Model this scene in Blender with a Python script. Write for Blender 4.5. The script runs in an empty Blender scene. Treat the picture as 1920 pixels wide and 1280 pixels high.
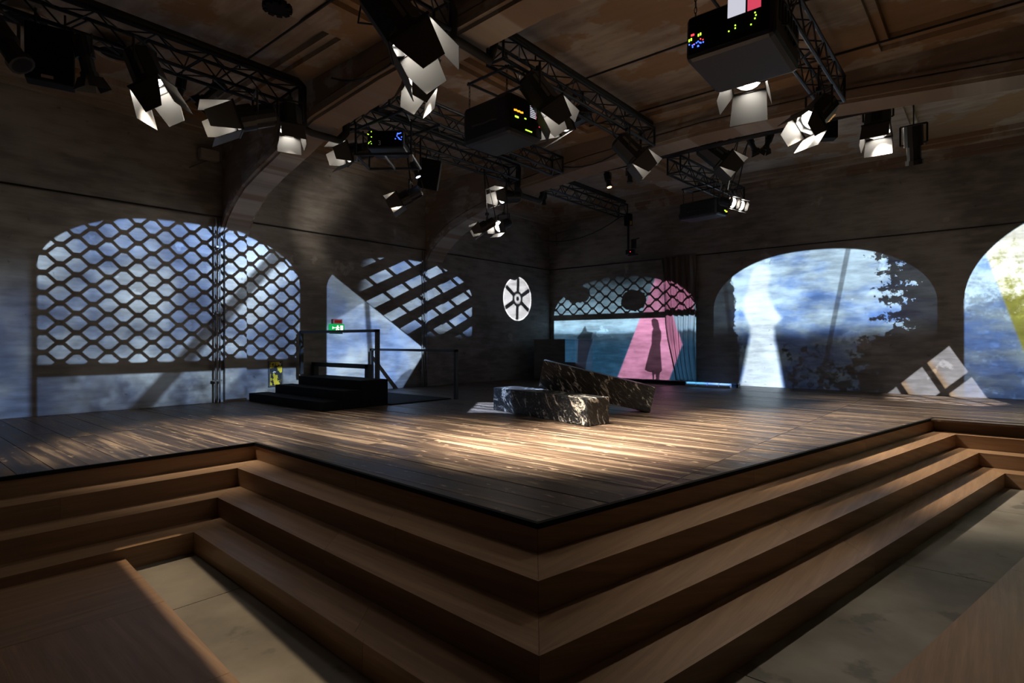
import bpy, bmesh, math, random
from mathutils import Vector, Matrix
random.seed(7)
SC = bpy.context.scene
COL = SC.collection
# ------------------------------------------------------------------ camera, world, exposure
F, CX, CY, CAMH = 1065.0, 960.0, 640.0, 1.1          # focal length in px of the 1920x1280 frame
YAW = math.atan((1865 - 960) / F)
FW = Vector((-math.sin(YAW), math.cos(YAW), 0)); RT = Vector((math.cos(YAW), math.sin(YAW), 0))
CAM = Vector((0, 0, CAMH))
cd = bpy.data.cameras.new('camera'); cam = bpy.data.objects.new('camera', cd); COL.objects.link(cam)
cd.sensor_width = 36; cd.lens = 36 * F / 1920; cd.clip_start = .02; cd.clip_end = 200
cam.location = CAM; cam.rotation_euler = (math.pi / 2, 0, YAW)
SC.camera = cam
SC.view_settings.view_transform = 'Standard'; SC.view_settings.look = 'None'
SC.view_settings.gamma = 1; SC.view_settings.use_curve_mapping = False
SC.view_settings.exposure = 0.0
w = bpy.data.worlds.new('world'); SC.world = w; w.use_nodes = True
w.node_tree.nodes['Background'].inputs[0].default_value = (.85, .76, .70, 1)
w.node_tree.nodes['Background'].inputs[1].default_value = .0105

def ray(px, py): return FW + RT * ((px - CX) / F) + Vector((0, 0, -(py - CY) / F))
def atz(px, py, z): r = ray(px, py); return CAM + r * ((z - CAMH) / r.z)
def atx(px, py, x): r = ray(px, py); return CAM + r * (x / r.x)
def aty(px, py, y): r = ray(px, py); return CAM + r * (y / r.y)
XL, YB_ = -10.7, 14.42                                # left wall plane, back wall plane
def WL(px, py): p = atx(px, py, XL); return (p.y, p.z)
def WR(px, py): p = aty(px, py, YB_); return (p.x, p.z)

# ------------------------------------------------------------------ node helpers
class S:
    """a float socket with arithmetic that builds Math nodes"""
    def __init__(s, t, k): s.t = t; s.k = k
    def _m(s, op, *a): return mth(s.t, op, s, *a)
    def __add__(s, o): return s._m('ADD', o)
    __radd__ = __add__
    def __sub__(s, o): return s._m('SUBTRACT', o)
    def __rsub__(s, o): return mth(s.t, 'SUBTRACT', o, s)
    def __mul__(s, o): return s._m('MULTIPLY', o)
    __rmul__ = __mul__
    def __truediv__(s, o): return s._m('DIVIDE', o)
    def __rtruediv__(s, o): return mth(s.t, 'DIVIDE', o, s)
    def __abs__(s): return s._m('ABSOLUTE')
    def pow(s, o): return s._m('POWER', o)
    def fract(s): return s._m('FRACT')
    def sin(s): return s._m('SINE')
    def max(s, o): return s._m('MAXIMUM', o)
    def min(s, o): return s._m('MINIMUM', o)
    def lt(s, o, soft=.02): return ss(s, o + soft if not isinstance(o, S) else o + soft, o - soft)   # 1 where s<o
    def gt(s, o, soft=.02): return ss(s, o - soft, o + soft)
def setin(t, sock, v):
    if isinstance(v, S): t.links.new(v.k, sock)
    else: sock.default_value = v
def mth(t, op, *a):
    n = t.nodes.new('ShaderNodeMath'); n.operation = op
    for i, v in enumerate(a): setin(t, n.inputs[i], v)
    return S(t, n.outputs[0])
def ss(x, a, b):
    """smoothstep of x from a (0) to b (1); a may exceed b"""
    n = x.t.nodes.new('ShaderNodeMapRange'); n.interpolation_type = 'SMOOTHSTEP'
    setin(x.t, n.inputs[0], x); setin(x.t, n.inputs[1], a); setin(x.t, n.inputs[2], b)
    n.inputs[3].default_value = 0; n.inputs[4].default_value = 1
    return S(x.t, n.outputs[0])
def noise(t, u, v, scale, detail=3, seed=0., rough=.55):
    c = t.nodes.new('ShaderNodeCombineXYZ'); setin(t, c.inputs[0], u); setin(t, c.inputs[1], v); c.inputs[2].default_value = seed
    n = t.nodes.new('ShaderNodeTexNoise'); t.links.new(c.outputs[0], n.inputs['Vector'])
    n.inputs['Scale'].default_value = scale; n.inputs['Detail'].default_value = detail; n.inputs['Roughness'].default_value = rough
    return S(t, n.outputs[0])
def mixc(t, fac, a, b):
    n = t.nodes.new('ShaderNodeMix'); n.data_type = 'RGBA'
    setin(t, n.inputs[0], fac)
    for i, v in ((6, a), (7, b)):
        if isinstance(v, tuple): n.inputs[i].default_value = (*v, 1)
        else: t.links.new(v, n.inputs[i])
    return n.outputs[2]
def fcurve(x, pts, lo, hi, olo, ohi):
    """piecewise curve y(x); x in lo..hi, y in olo..ohi"""
    t = x.t; n = t.nodes.new('ShaderNodeFloatCurve'); c = n.mapping.curves[0]
    P = [((a - lo) / (hi - lo), (b - olo) / (ohi - olo)) for a, b in pts]
    while len(c.points) < len(P): c.points.new(.5, .5)
    for p, q in zip(c.points, P): p.location = q; p.handle_type = 'VECTOR'
    n.mapping.update(); setin(t, n.inputs[1], (x - lo) / (hi - lo))
    return S(t, n.outputs[0]) * (ohi - olo) + olo

def new_mat(name, rough=.6, color=(.5, .5, .5), metal=0., spec=.5):
    m = bpy.data.materials.new(name); m.use_nodes = True
    b = m.node_tree.nodes['Principled BSDF']
    b.inputs['Base Color'].default_value = (*color, 1); b.inputs['Roughness'].default_value = rough
    b.inputs['Metallic'].default_value = metal; b.inputs['Specular IOR Level'].default_value = spec
    return m
def objcoord(t):
    n = t.nodes.new('ShaderNodeNewGeometry'); s = t.nodes.new('ShaderNodeSeparateXYZ'); t.links.new(n.outputs['Position'], s.inputs[0])
    return [S(t, s.outputs[i]) for i in range(3)]
def bump(m, h, strength=.3, dist=.02):
    t = m.node_tree; n = t.nodes.new('ShaderNodeBump'); n.inputs['Strength'].default_value = strength; n.inputs['Distance'].default_value = dist
    t.links.new(h.k, n.inputs['Height']); t.links.new(n.outputs[0], t.nodes['Principled BSDF'].inputs['Normal'])
def setcol(m, c): m.node_tree.links.new(c, m.node_tree.nodes['Principled BSDF'].inputs['Base Color'])
def setrough(m, s): m.node_tree.links.new(s.k, m.node_tree.nodes['Principled BSDF'].inputs['Roughness'])

def plaster(name, axis, dark, light, patch, ochre=None):
    m = new_mat(name, .85, spec=.2); t = m.node_tree; p = objcoord(t)
    u = p[axis]; z = p[2] if axis != 2 else p[1]
    if axis == 2: u = p[0]
    big = noise(t, u, z, .7, 4, 1.); mid = noise(t, u * .6, z * 2.2, 3., 5, 2.); fine = noise(t, u, z, 22, 3, 3.)
    streak = noise(t, u * .6, z * 6, 2.2, 4, 5.)
    v = ss(big * .55 + mid * .42 + streak * .14, .40, .70)
    c = mixc(t, v, dark, light)
    pk = ss(noise(t, u, z, 1.3, 5, 9.), .66, .70)
    c = mixc(t, pk * .55, c, patch)
    spots = ss(noise(t, u, z, 5.5, 4, 12.), .66, .74)
    c = mixc(t, spots * .5, c, tuple(x * .45 for x in dark))
    if ochre: c = mixc(t, ss(noise(t, u, z, .8, 5, 31., .6), .50, .54) * .8, c, ochre)
    setcol(m, c); bump(m, fine * .3 + mid, .2, .012)
    return m
M = {}
M['wall_l'] = plaster('plaster_left', 1, (.17, .155, .145), (.36, .34, .325), (.50, .47, .44))
M['wall_b'] = plaster('plaster_back', 0, (.17, .155, .145), (.36, .34, .325), (.50, .47, .44))
M['ceil'] = plaster('plaster_ceiling', 2, (.28, .225, .18), (.46, .40, .34), (.66, .60, .54), (.30, .185, .10))
M['beam'] = plaster('plaster_beam', 0, (.20, .165, .14), (.48, .43, .38), (.66, .61, .56), (.24, .17, .12))

def wood(name, dark, light, along, across=2, sc=1., rough=.45, wear=None, rnd=.5):
    """grain runs along world axis `along`"""
    m = new_mat(name, rough, spec=.4); t = m.node_tree; p = objcoord(t)
    oi = t.nodes.new('ShaderNodeObjectInfo'); r = S(t, oi.outputs['Random'])
    a = p[along]; o = [p[i] for i in range(3) if i != along]
    b = o[0] + o[1] * .9
    g = noise(t, a * .5 * sc + r * 37, b * 9 * sc, 2.2, 5, 0.); fine = noise(t, a * 1.2 + r * 11, b * 40, 3., 3, 4.)
    v = ss(g * .6 + fine * .25 + r * rnd * .35 - rnd * .17, .28, .72)
    c = mixc(t, v, dark, light)
    h = fine
    if wear:
        wn = ss(noise(t, a * .34 + r * 9, b * 6.0, 1.7, 5, 8., .65), .46, .68)
        sp = ss(noise(t, a * 1.5, b * 4, 4., 4, 15.), .62, .68)
        c = mixc(t, wn * .75, c, wear); c = mixc(t, sp * .6, c, tuple(x * 1.5 for x in wear))
        setrough(m, wn * .25 + .38)
    setcol(m, c); bump(m, h, .15, .004)
    return m
M['deck'] = wood('old_stage_boards', (.030, .020, .015), (.135, .09, .062), 0, wear=(.34, .25, .175))
M['step_x'] = wood('plywood_grain_x', (.28, .165, .092), (.46, .285, .165), 0, rough=.42, rnd=.35)
M['step_y'] = wood('plywood_grain_y', (.28, .165, .092), (.46, .285, .165), 1, rough=.42, rnd=.35)
def concrete():
    m = new_mat('concrete_floor', .55, spec=.3); t = m.node_tree; p = objcoord(t)
    n = noise(t, p[0], p[1], 1.1, 5, 0.); s = ss(noise(t, p[0], p[1], 2.1, 5, 7.), .60, .66)
    c = mixc(t, ss(n, .3, .7), (.17, .15, .12), (.33, .30, .25)); c = mixc(t, s * .6, c, (.09, .085, .07))
    setcol(m, c); bump(m, noise(t, p[0], p[1], 14, 4, 2.), .15, .01); return m
M['conc'] = concrete()
def granite():
    m = new_mat('veined_granite', .38, spec=.5); t = m.node_tree; p = objcoord(t)
    q = p[0] * .8 + p[1] * .5 + p[2] * .30
    warp = noise(t, p[0] * 1.0 + p[2], p[1] + p[2] * .5, 2.2, 3, 1.)
    vein = noise(t, q * 3.0 + warp * 1.5, p[2] * .9 + p[1] * .2, 5.2, 5, 2., .7)
    fine = noise(t, p[0] + p[2] * .7, p[1] + p[2] * .9, 30, 3, 5.)
    c = mixc(t, ss(fine, .50, .72), (.010, .011, .013), (.10, .10, .105))
    c = mixc(t, ss(vein, .54, .63) * ss(fine, .34, .52), c, (.62, .60, .55))
    setcol(m, c); return m
M['granite'] = granite()
M['black'] = new_mat('black_metal', .45, (.012, .012, .014))
M['blackmat'] = new_mat('matt_black', .8, (.006, .006, .007), spec=.2)
M['truss'] = new_mat('dark_truss_steel', .35, (.018, .022, .032), .4)
M['casing'] = new_mat('dark_blue_casing', .5, (.012, .015, .024))
M['grey'] = new_mat('grey_metal', .4, (.16, .15, .14), .5)
M['door_in'] = new_mat('barn_door_steel', .5, (.06, .057, .054), .0)
M['cable'] = new_mat('rubber_cable', .6, (.01, .01, .011))
M['steel'] = new_mat('galvanised_steel', .35, (.45, .45, .47), .8)
M['cloth'] = new_mat('brown_grey_drape', .9, (.20, .17, .165), spec=.1)
M['plinth'] = plaster('plaster_plinth', 0, (.15, .14, .135), (.26, .25, .24), (.32, .31, .3))
M['white'] = new_mat('white_plastic', .4, (.75, .76, .78))
M['redbox'] = new_mat('dark_red_plastic', .5, (.10, .012, .01))
M['wallbox'] = new_mat('beige_box', .6, (.36, .33, .29))
M['skin_label'] = new_mat('pale_label', .5, (.35, .28, .26))
def emit(name, col, st):
    m = bpy.data.materials.new(name); m.use_nodes = True; t = m.node_tree; t.nodes.clear()
    e = t.nodes.new('ShaderNodeEmission'); o = t.nodes.new('ShaderNodeOutputMaterial')
    e.inputs[0].default_value = (*col, 1); e.inputs[1].default_value = st; t.links.new(e.outputs[0], o.inputs[0]); return m
M['lens'] = emit('lamp_lens_lit', (1., .93, .82), 44.)
M['lens_dim'] = emit('lamp_lens_dim', (1., .55, .25), 4.)
M['lens_blue'] = emit('led_lens', (.55, .72, 1.), 14.)
M['led_g'] = emit('led_green', (.45, 1., .05), 2.5); M['led_b'] = emit('led_blue', (.05, .12, 1.), 3.); M['led_r'] = emit('led_red', (1., .05, .06), 2.)
M['scr_w'] = emit('panel_white', (.75, .75, .85), .8); M['scr_r'] = emit('panel_red', (.85, .08, .14), .8)
M['led_o'] = emit('led_orange', (1., .35, .02), 2.); M['lens_off'] = new_mat('dark_glass', .15, (.02, .02, .025))
M['vent'] = emit('warm_glow_vent', (1., .55, .22), .35)

# ------------------------------------------------------------------ mesh helpers
def link(name, bm, mat, parent=None, smooth=False):
    me = bpy.data.meshes.new(name); bm.normal_update(); bm.to_mesh(me); bm.free()
    if mat: me.materials.append(M[mat] if isinstance(mat, str) else mat)
    if smooth:
        for p in me.polygons: p.use_smooth = True
    o = bpy.data.objects.new(name, me); COL.objects.link(o); o.parent = parent
    return o
def tag(o, label, cat, group=None, kind=None):
    o['label'] = label
    if cat: o['category'] = cat
    if group: o['group'] = group
    if kind: o['kind'] = kind
    return o
def struct(o): o['kind'] = 'structure'; return o
def thing(name, loc, label, cat, group=None):
    o = bpy.data.objects.new(name, None); COL.objects.link(o); o.location = loc; o.empty_display_size = .1
    return tag(o, label, cat, group)
def poly(bm, pts, z0, z1):
    """vertical prism over a plan polygon"""
    lo = [bm.verts.new((p[0], p[1], z0)) for p in pts]; hi = [bm.verts.new((p[0], p[1], z1)) for p in pts]
    n = len(pts)
    bm.faces.new(hi); bm.faces.new(lo[::-1])
    for i in range(n): bm.faces.new((lo[i], lo[(i + 1) % n], hi[(i + 1) % n], hi[i]))
    bmesh.ops.recalc_face_normals(bm, faces=bm.faces)
    return bm
def box(bm, c, s, rot=None, bev=0.):
    r = bmesh.ops.create_cube(bm, size=1); vs = r['verts']
    bmesh.ops.scale(bm, vec=s, verts=vs)
    if bev:
        es = list({e for v in vs for e in v.link_edges}); rr = bmesh.ops.bevel(bm, geom=es, offset=bev, segments=2, affect='EDGES', profile=.5)
        vs = list({v for f in rr['faces'] for v in f.verts} | {v for v in vs if v.is_valid})
    if rot is not None: bmesh.ops.transform(bm, matrix=rot, verts=vs)
    bmesh.ops.translate(bm, vec=c, verts=vs)
    return vs
def tube(bm, pts, r, n=8, cap=True):
    pts = [Vector(p) for p in pts]; rings = []
    for i, p in enumerate(pts):
        d = (pts[min(i + 1, len(pts) - 1)] - pts[max(i - 1, 0)]).normalized()
        a = d.cross(Vector((0, 0, 1)));
        if a.length < 1e-3: a = d.cross(Vector((1, 0, 0)))
        a.normalize(); b = d.cross(a)
        rings.append([bm.verts.new(p + a * (r * math.cos(2 * math.pi * k / n)) + b * (r * math.sin(2 * math.pi * k / n))) for k in range(n)])
    for A, B in zip(rings, rings[1:]):
        for k in range(n): bm.faces.new((A[k], A[(k + 1) % n], B[(k + 1) % n], B[k]))
    if cap: bm.faces.new(rings[0][::-1]); bm.faces.new(rings[-1])
    return bm
def sag(a, b, d, n=8):
    a, b = Vector(a), Vector(b)
    return [a.lerp(b, i / n) + Vector((0, 0, -d * 4 * (i / n) * (1 - i / n))) for i in range(n + 1)]
def frame_of(f, up=Vector((0, 0, 1))):
    """rotation whose local +Y looks along f"""
    f = f.normalized(); r = f.cross(up)
    if r.length < 1e-3: r = Vector((1, 0, 0))
    r.normalize(); u = r.cross(f)
    return Matrix((r, f, u)).transposed().to_4x4()

# ------------------------------------------------------------------ room shell
YA0, YA1, YB0, YB1 = 4.46, 4.87, 9.28, 9.78
CEIL = 4.95; XR, YN = 6.0, -4.0
bm = bmesh.new(); poly(bm, [(XL - .3, YN), (XL, YN), (XL, YB_), (XL - .3, YB_)], -.7, 5.3); struct(link('wall_left', bm, 'wall_l'))
bm = bmesh.new(); poly(bm, [(XL - .3, YB_), (XR, YB_), (XR, YB_ + .3), (XL - .3, YB_ + .3)], -.7, 5.3); struct(link('wall_back', bm, 'wall_b'))
for k, (y0, y1) in enumerate(((YA0, YA1), (YB0, YB1))):
    bm = bmesh.new(); poly(bm, [(XL, y0 + .02), (XL + .07, y0 + .02), (XL + .07, y1), (XL, y1)], 0, 3.35); struct(link('trim_%d' % (k + 1), bm, 'wall_l'))
# floor of the hall: big concrete slabs
fl = thing('floor', (0, 0, -.7), 'grey stained concrete hall floor in the sunken aisle', None); fl['kind'] = 'structure'; del fl['label']
for i in range(7):
    for j in range(7):
        x0, y0 = -9 + i * 2.4, -4 + j * 2.4 - .05
        bm = bmesh.new(); poly(bm, [(x0 + .004, y0 + .004), (x0 + 2.396, y0 + .004), (x0 + 2.396, y0 + 2.396), (x0 + .004, y0 + 2.396)], -.1, 0)
        link('floor_slab', bm, 'conc', fl)
# ceiling: bands with recessed coffers
cl = struct(bpy.data.objects.new('ceiling', None)); COL.objects.link(cl); cl.location = (0, 0, 0)
XS = [XL, -10.35, -6.35, -5.75, -1.75, -1.15, 2.9, 3.4, XR]
bays = [(YN, -.36), (.05, YA0), (YA1, YB0), (YB1, YB_)]
bm = bmesh.new(); poly(bm, [(XL, YN), (XR, YN), (XR, YB_), (XL, YB_)], 5.22, 5.4); link('ceiling_slab', bm, 'ceil', cl)
for (y0, y1) in bays:
    for a, b in ((0, 1), (2, 3), (4, 5), (6, 7)):
        bm = bmesh.new(); poly(bm, [(XS[a], y0), (XS[b], y0), (XS[b], y1), (XS[a], y1)], CEIL, 5.22); link('ceiling_rib', bm, 'ceil', cl)
    for a in (1, 3, 5, 7):
        for (p, q) in ((y0, y0 + .35), (y1 - .35, y1)):
            bm = bmesh.new(); poly(bm, [(XS[a], p), (XS[a + 1], p), (XS[a + 1], q), (XS[a], q)], CEIL, 5.22); link('ceiling_band', bm, 'ceil', cl)
        x0, x1, p, q = XS[a], XS[a + 1], y0 + .35, y1 - .35          # stepped moulding frame and panel
        for (A, B, C, D) in ((x0, x0 + .1, p, q), (x1 - .1, x1, p, q), (x0 + .1, x1 - .1, p, p + .1), (x0 + .1, x1 - .1, q - .1, q)):
            bm = bmesh.new(); poly(bm, [(A, C), (B, C), (B, D), (A, D)], CEIL + .07, 5.22); link('coffer_moulding', bm, 'ceil', cl)
        bm = bmesh.new(); poly(bm, [(x0 + .1, p + .1), (x1 - .1, p + .1), (x1 - .1, q - .1), (x0 + .1, q - .1)], CEIL + .16, 5.22); link('coffer_panel', bm, 'ceil', cl)
bm = bmesh.new()
for (d, z0, z1) in ((.16, 4.84, 4.96), (.09, 4.76, 4.84)): poly(bm, [(XL, YN), (XL + d, YN), (XL + d, YB_), (XL, YB_)], z0, z1)
struct(link('trim_3', bm, 'beam'))
bm = bmesh.new()
for (d, z0, z1) in ((.16, 4.84, 4.96), (.09, 4.76, 4.84)): poly(bm, [(XL, YB_ - d), (XR, YB_ - d), (XR, YB_), (XL, YB_)], z0, z1)
struct(link('trim_4', bm, 'beam'))
PROF = [(XL, 3.0), (-10.45, 3.3), (-10.15, 3.53), (-9.8, 3.72), (-9.3, 3.88), (-8.83, 4.0), (-8.2, 4.18), (-7.6, 4.33), (-6, 4.47), (-3.7, 4.56), (-1.9, 4.52), (.27, 4.34), (1.4, 4.12), (2.4, 3.85), (3.05, 3.4), (3.4, 3.0), (3.9, 3.0), (4.3, 3.6), (5, 4.1), (XR, 4.3)]
for k, (y0, y1) in enumerate(((-.36, .05), (YA0, YA1), (YB0, YB1))):
    bm = bmesh.new()
    def strip(y0, y1, dz0, ztop, dtop=None):
        lo = [[bm.verts.new((x, y, z + dz0)) for x, z in PROF] for y in (y0, y1)]
        hi = [[bm.verts.new((x, y, (z + dtop) if dtop else ztop)) for x, z in PROF] for y in (y0, y1)]
        n = len(PROF)
        for i in range(n - 1):
            bm.faces.new((lo[0][i], lo[0][i + 1], lo[1][i + 1], lo[1][i])); bm.faces.new((hi[0][i], hi[1][i], hi[1][i + 1], hi[0][i + 1]))
            bm.faces.new((lo[0][i], hi[0][i], hi[0][i + 1], lo[0][i + 1])); bm.faces.new((lo[1][i], lo[1][i + 1], hi[1][i + 1], hi[1][i]))
        for i in (0, n - 1): bm.faces.new((lo[0][i], lo[1][i], hi[1][i], hi[0][i]))
    strip(y0, y1, 0, 5.25)
    b = struct(link('ceiling_beam', bm, 'beam'))
    for (ya, yb) in ((y0 - .05, y0), (y1, y1 + .05)):
        bm = bmesh.new(); strip(ya, yb, .05, 0, .17); link('moulding', bm, 'beam', b)
        bm = bmesh.new(); strip(ya + .02 if ya < y0 else ya, yb if ya < y0 else yb - .02, .20, 0, .25); link('moulding', bm, 'beam', b)

# ------------------------------------------------------------------ stage deck
P_IL, P_OUT, P_IR = (-6.12, 2.89), (-2.1, 2.71), (-.66, 10.19)
PATH = [(-6.12, YN), P_IL, P_OUT, P_IR, (XR, 10.17)]
def off_path(d):
    """PATH moved by d to the camera side (right of travel)"""
    L = []
    for a, b in zip(PATH, PATH[1:]):
        v = Vector((b[0] - a[0], b[1] - a[1])).normalized(); n = Vector((v.y, -v.x)); L.append((Vector(a) + n * d, v))
    out = [L[0][0]]
    for (p, v), (q, u) in zip(L, L[1:]):
        c = v.x * u.y - v.y * u.x; s = ((q.x - p.x) * u.y - (q.y - p.y) * u.x) / c; out.append(p + v * s)
    e = Vector(PATH[-1]); p, v = L[-1]; out.append(p + v * (e - Vector(PATH[-2])).length)
    return out
stage = thing('stage_deck', (-6, 6, 0), 'wide dark worn timber stage deck with black edge above stepped benches', 'stage')
def kid(o, par): o.parent = par; o.matrix_parent_inverse = Matrix.Translation(-par.location); return o
def clip(pts, a, b):
    """keep the part of a plan polygon left of a->b"""
    out = []; sd = lambda p: (b[0] - a[0]) * (p[1] - a[1]) - (b[1] - a[1]) * (p[0] - a[0])
    for p, q in zip(pts, pts[1:] + pts[:1]):
        dp, dq = sd(p), sd(q)
        if dp >= 0: out.append(p)
        if dp * dq < 0: t = dp / (dp - dq); out.append((p[0] + t * (q[0] - p[0]), p[1] + t * (q[1] - p[1])))
    return out
PW = .245; row = 0; y = YB_ - .02
while y > -1.2:
    y0, y1 = y - PW + .006, y
    xs = [XL + .01, -8.55 + random.uniform(-.5, .5), -6.12 if y0 < 2.95 else -5.1 + random.uniform(-.6, .6), -1.93, 1.2, 3.6]
    for a, b in zip(xs, xs[1:]):
        pts = [(a + .003, y0), (b - .003, y0), (b - .003, y1), (a + .003, y1)]
        if (a + b) / 2 < -6.1 and y0 < 2.95: pass
        else:
            if y1 < 2.7: continue
            if y0 < 2.95: pts = clip(pts, P_IL, P_OUT)
            if y0 < 10.2 and len(pts) > 2: pts = clip(pts, P_OUT, P_IR) if y1 < 10.2 else clip(pts, P_IR, (XR, 10.17)) if a > -.7 else pts
        if len(pts) < 3: continue
        dz = random.uniform(-.0015, .0015)
        bm = bmesh.new(); poly(bm, pts, -.03, dz); kid(link('plank', bm, 'deck'), stage)
    y -= PW
bm = bmesh.new(); poly(bm, [(XL + .01, YN), (-6.15, YN), (-6.15, 2.92), (-2.12, 2.74), (-.7, 10.22), (XR, 10.2), (XR, YB_ - .01), (XL + .01, YB_ - .01)], -.2, -.031); kid(link('deck_base', bm, 'blackmat'), stage)
pa, pb = off_path(.006), off_path(-.026)
for i in range(4):
    bm = bmesh.new(); poly(bm, [tuple(pa[i]), tuple(pa[i + 1]), tuple(pb[i + 1]), tuple(pb[i])], -.0305, .004); kid(link('edge_strip', bm, 'blackmat'), stage)
# ------------------------------------------------------------------ timber steps
steps = thing('timber_steps', (-3, 2, -.7), 'orange-brown plywood steps wrapping around the edge of the dark stage', 'steps')
RISE, TREAD = .175, .305
def boards(quad_fn, length, name, n):
    for i in range(n): quad_fn(i / n, (i + 1) / n)
for k in range(4):
    o0, o1, oi = off_path(TREAD * k), off_path(TREAD * (k + 1)), off_path(TREAD * k - .022)
    zt = -RISE * k
    for i in range(4):
        a, b, ai, bi = o0[i], o0[i + 1], oi[i], oi[i + 1]; Ls = (b - a).length; n = max(1, round(Ls / 2.45)); mat = 'step_y' if i in (0, 2) else 'step_x'
        cuts = [0] + [min(.97, max(.03, (j + (.35 if k % 2 else .0)) / n)) for j in range(1, n)] + [1]
        for s0, s1 in zip(cuts, cuts[1:]):
            g = .0012 / Ls
            bm = bmesh.new(); poly(bm, [tuple(a.lerp(b, s0 + g)), tuple(a.lerp(b, s1 - g)), tuple(ai.lerp(bi, s1 - g)), tuple(ai.lerp(bi, s0 + g))], zt - RISE + .001, zt - (.032 if k == 0 else .0))
            kid(link('riser_board', bm, mat), steps)
        if k < 3:
            a1, b1 = o1[i], o1[i + 1]; t0, t1 = oi[i], oi[i + 1]
            f0, f1 = off_path(TREAD * (k + 1) - .0225)[i], off_path(TREAD * (k + 1) - .0225)[i + 1]
            cuts = [0] + [min(.97, (j + (.0 if k % 2 else .3)) / n) for j in range(1, n)] + [1]
            for s0, s1 in zip(cuts, cuts[1:]):
                g = .0012 / Ls
                bm = bmesh.new(); poly(bm, [tuple(f0.lerp(f1, s0 + g)), tuple(f0.lerp(f1, s1 - g)), tuple(t0.lerp(t1, s1 - g)), tuple(t0.lerp(t1, s0 + g))], zt - RISE - .02, zt - RISE)
                kid(link('tread_board', bm, mat), steps)
# ------------------------------------------------------------------ low viewing deck under the camera (two wings)
E1 = off_path(TREAD * 3)
LW = [(-5.19, 1.43), (-.89, 1.155)]; RWd = [(-.89, 1.155), (.82, 9.0)]
ld = thing('low_timber_deck', (-3, -1, -.7), 'low plywood floor deck beside the concrete aisle, panels laid lengthwise', 'deck', 'low plywood viewing decks')
d1 = Vector((LW[1][0] - LW[0][0], LW[1][1] - LW[0][1])).normalized(); n1 = Vector((d1.y, -d1.x))
def panel(par, o, d, n, s0, s1, t0, t1, mat):
    g = .0015; q = [o + d * (s0 + g) + n * (t0 + g), o + d * (s1 - g) + n * (t0 + g), o + d * (s1 - g) + n * (t1 - g), o + d * (s0 + g) + n * (t1 - g)]
    bm = bmesh.new(); poly(bm, [tuple(v) for v in q], -.699, -.6); kid(link('deck_panel', bm, mat), par)
o = Vector(LW[0])
for s0, s1, mt in ((0, 1.05, 'step_y'), (1.05, 2.2, 'step_x'), (2.2, 3.25, 'step_x'), (3.25, 4.3, 'step_x')):
    for t0, t1 in ((0, 2.4), (2.4, 4.8)): panel(ld, o, d1, n1, s0, s1, t0, t1, mt)
rd = thing('low_timber_deck', (2, 4, -.7), 'low plywood floor deck along the slanted aisle opposite the steps', 'deck', 'low plywood viewing decks')
d2 = Vector((RWd[1][0] - RWd[0][0], RWd[1][1] - RWd[0][1])).normalized(); n2 = Vector((d2.y, -d2.x)); o = Vector(RWd[0])
for t0, t1 in ((0, .62), (.62, 1.25), (1.25, 2.5)):
    sft = .8 * (t0 > 0)
    for s0, s1 in ((-.0, 2.1 + sft), (2.1 + sft, 4.6 + sft * .5), (4.6 + sft * .5, 7.9)): panel(rd, o, d2, n2, s0, s1, t0, t1, 'step_y')

# ------------------------------------------------------------------ projected light: patterns worked out on the wall planes
def spot(name, loc, rot, energy, size=170, blend=0., radius=.004, col=(1, 1, 1)):
    l = bpy.data.lights.new(name, 'SPOT'); l.energy = energy; l.spot_size = math.radians(size); l.spot_blend = blend; l.shadow_soft_size = radius; l.color = col
    o = bpy.data.objects.new(name, l); COL.objects.link(o); o.location = loc; o.rotation_euler = rot; return o
def light_uv(l):
    """slopes of the beam in the lamp's own frame, plus lens falloff compensation"""
    l.use_nodes = True; t = l.node_tree; tc = t.nodes.new('ShaderNodeTexCoord'); sp = t.nodes.new('ShaderNodeSeparateXYZ'); t.links.new(tc.outputs['Normal'], sp.inputs[0])
    x, y, z = [S(t, sp.outputs[i]) for i in range(3)]
    dz = abs(z).max(.02)
    a, b = x / dz, y / dz
    return t, a, b, (a * a + b * b + 1.).pow(1.5)
def finish(t, color, strength):
    e = t.nodes['Emission']; t.links.new(color, e.inputs[0]); t.links.new(strength.k, e.inputs[1])
def arch(u, z, x0, x1, zs, zt, p=2.4, soft=.02):
    c, h = (x0 + x1) / 2, (x1 - x0) / 2
    tt = abs((u - c) / h); top = (1.0 - tt.min(1.).pow(p)).max(0.).pow(.55) * (zt - zs) + zs
    return ss(tt, 1 + soft / h, 1 - soft / h) * ss(z - top, soft, -soft) * ss(z, .0, .01)
def lattice(u, z, W, H, th, u0=0., z0=0.):
    """expanded-metal mesh: 1 in the openings"""
    ph = ((u - u0) / W).fract(); tri = abs(ph * 2. - 1.) * 2. - 1.              # -1..1 triangle
    f = (tri * 1.6).max(-1.).min(1.) * .45
    q = (z - z0) / H
    e = abs(((q - f + 1.) / 2.).fract() * 2. - 1.); o = abs(((q + f) / 2.).fract() * 2. - 1.)
    return ss(e.min(o), th * .75, th * 1.25)
def halfplane(u, z, A, B, soft=.03):
    """1 on the left side of A->B (wall metres)"""
    dx, dz = B[0] - A[0], B[1] - A[1]; L = math.hypot(dx, dz); dx /= L; dz /= L
    return ss((z - A[1]) * dx - (u - A[0]) * dz, -soft, soft)
def band(u, z, A, B, wd, soft=.03):
    dx, dz = B[0] - A[0], B[1] - A[1]; L = math.hypot(dx, dz); dx /= L; dz /= L
    return ss(abs((z - A[1]) * dx - (u - A[0]) * dz), wd + soft, wd - soft)
def tr(pts, fn): return [fn(*p) for p in pts]

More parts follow.
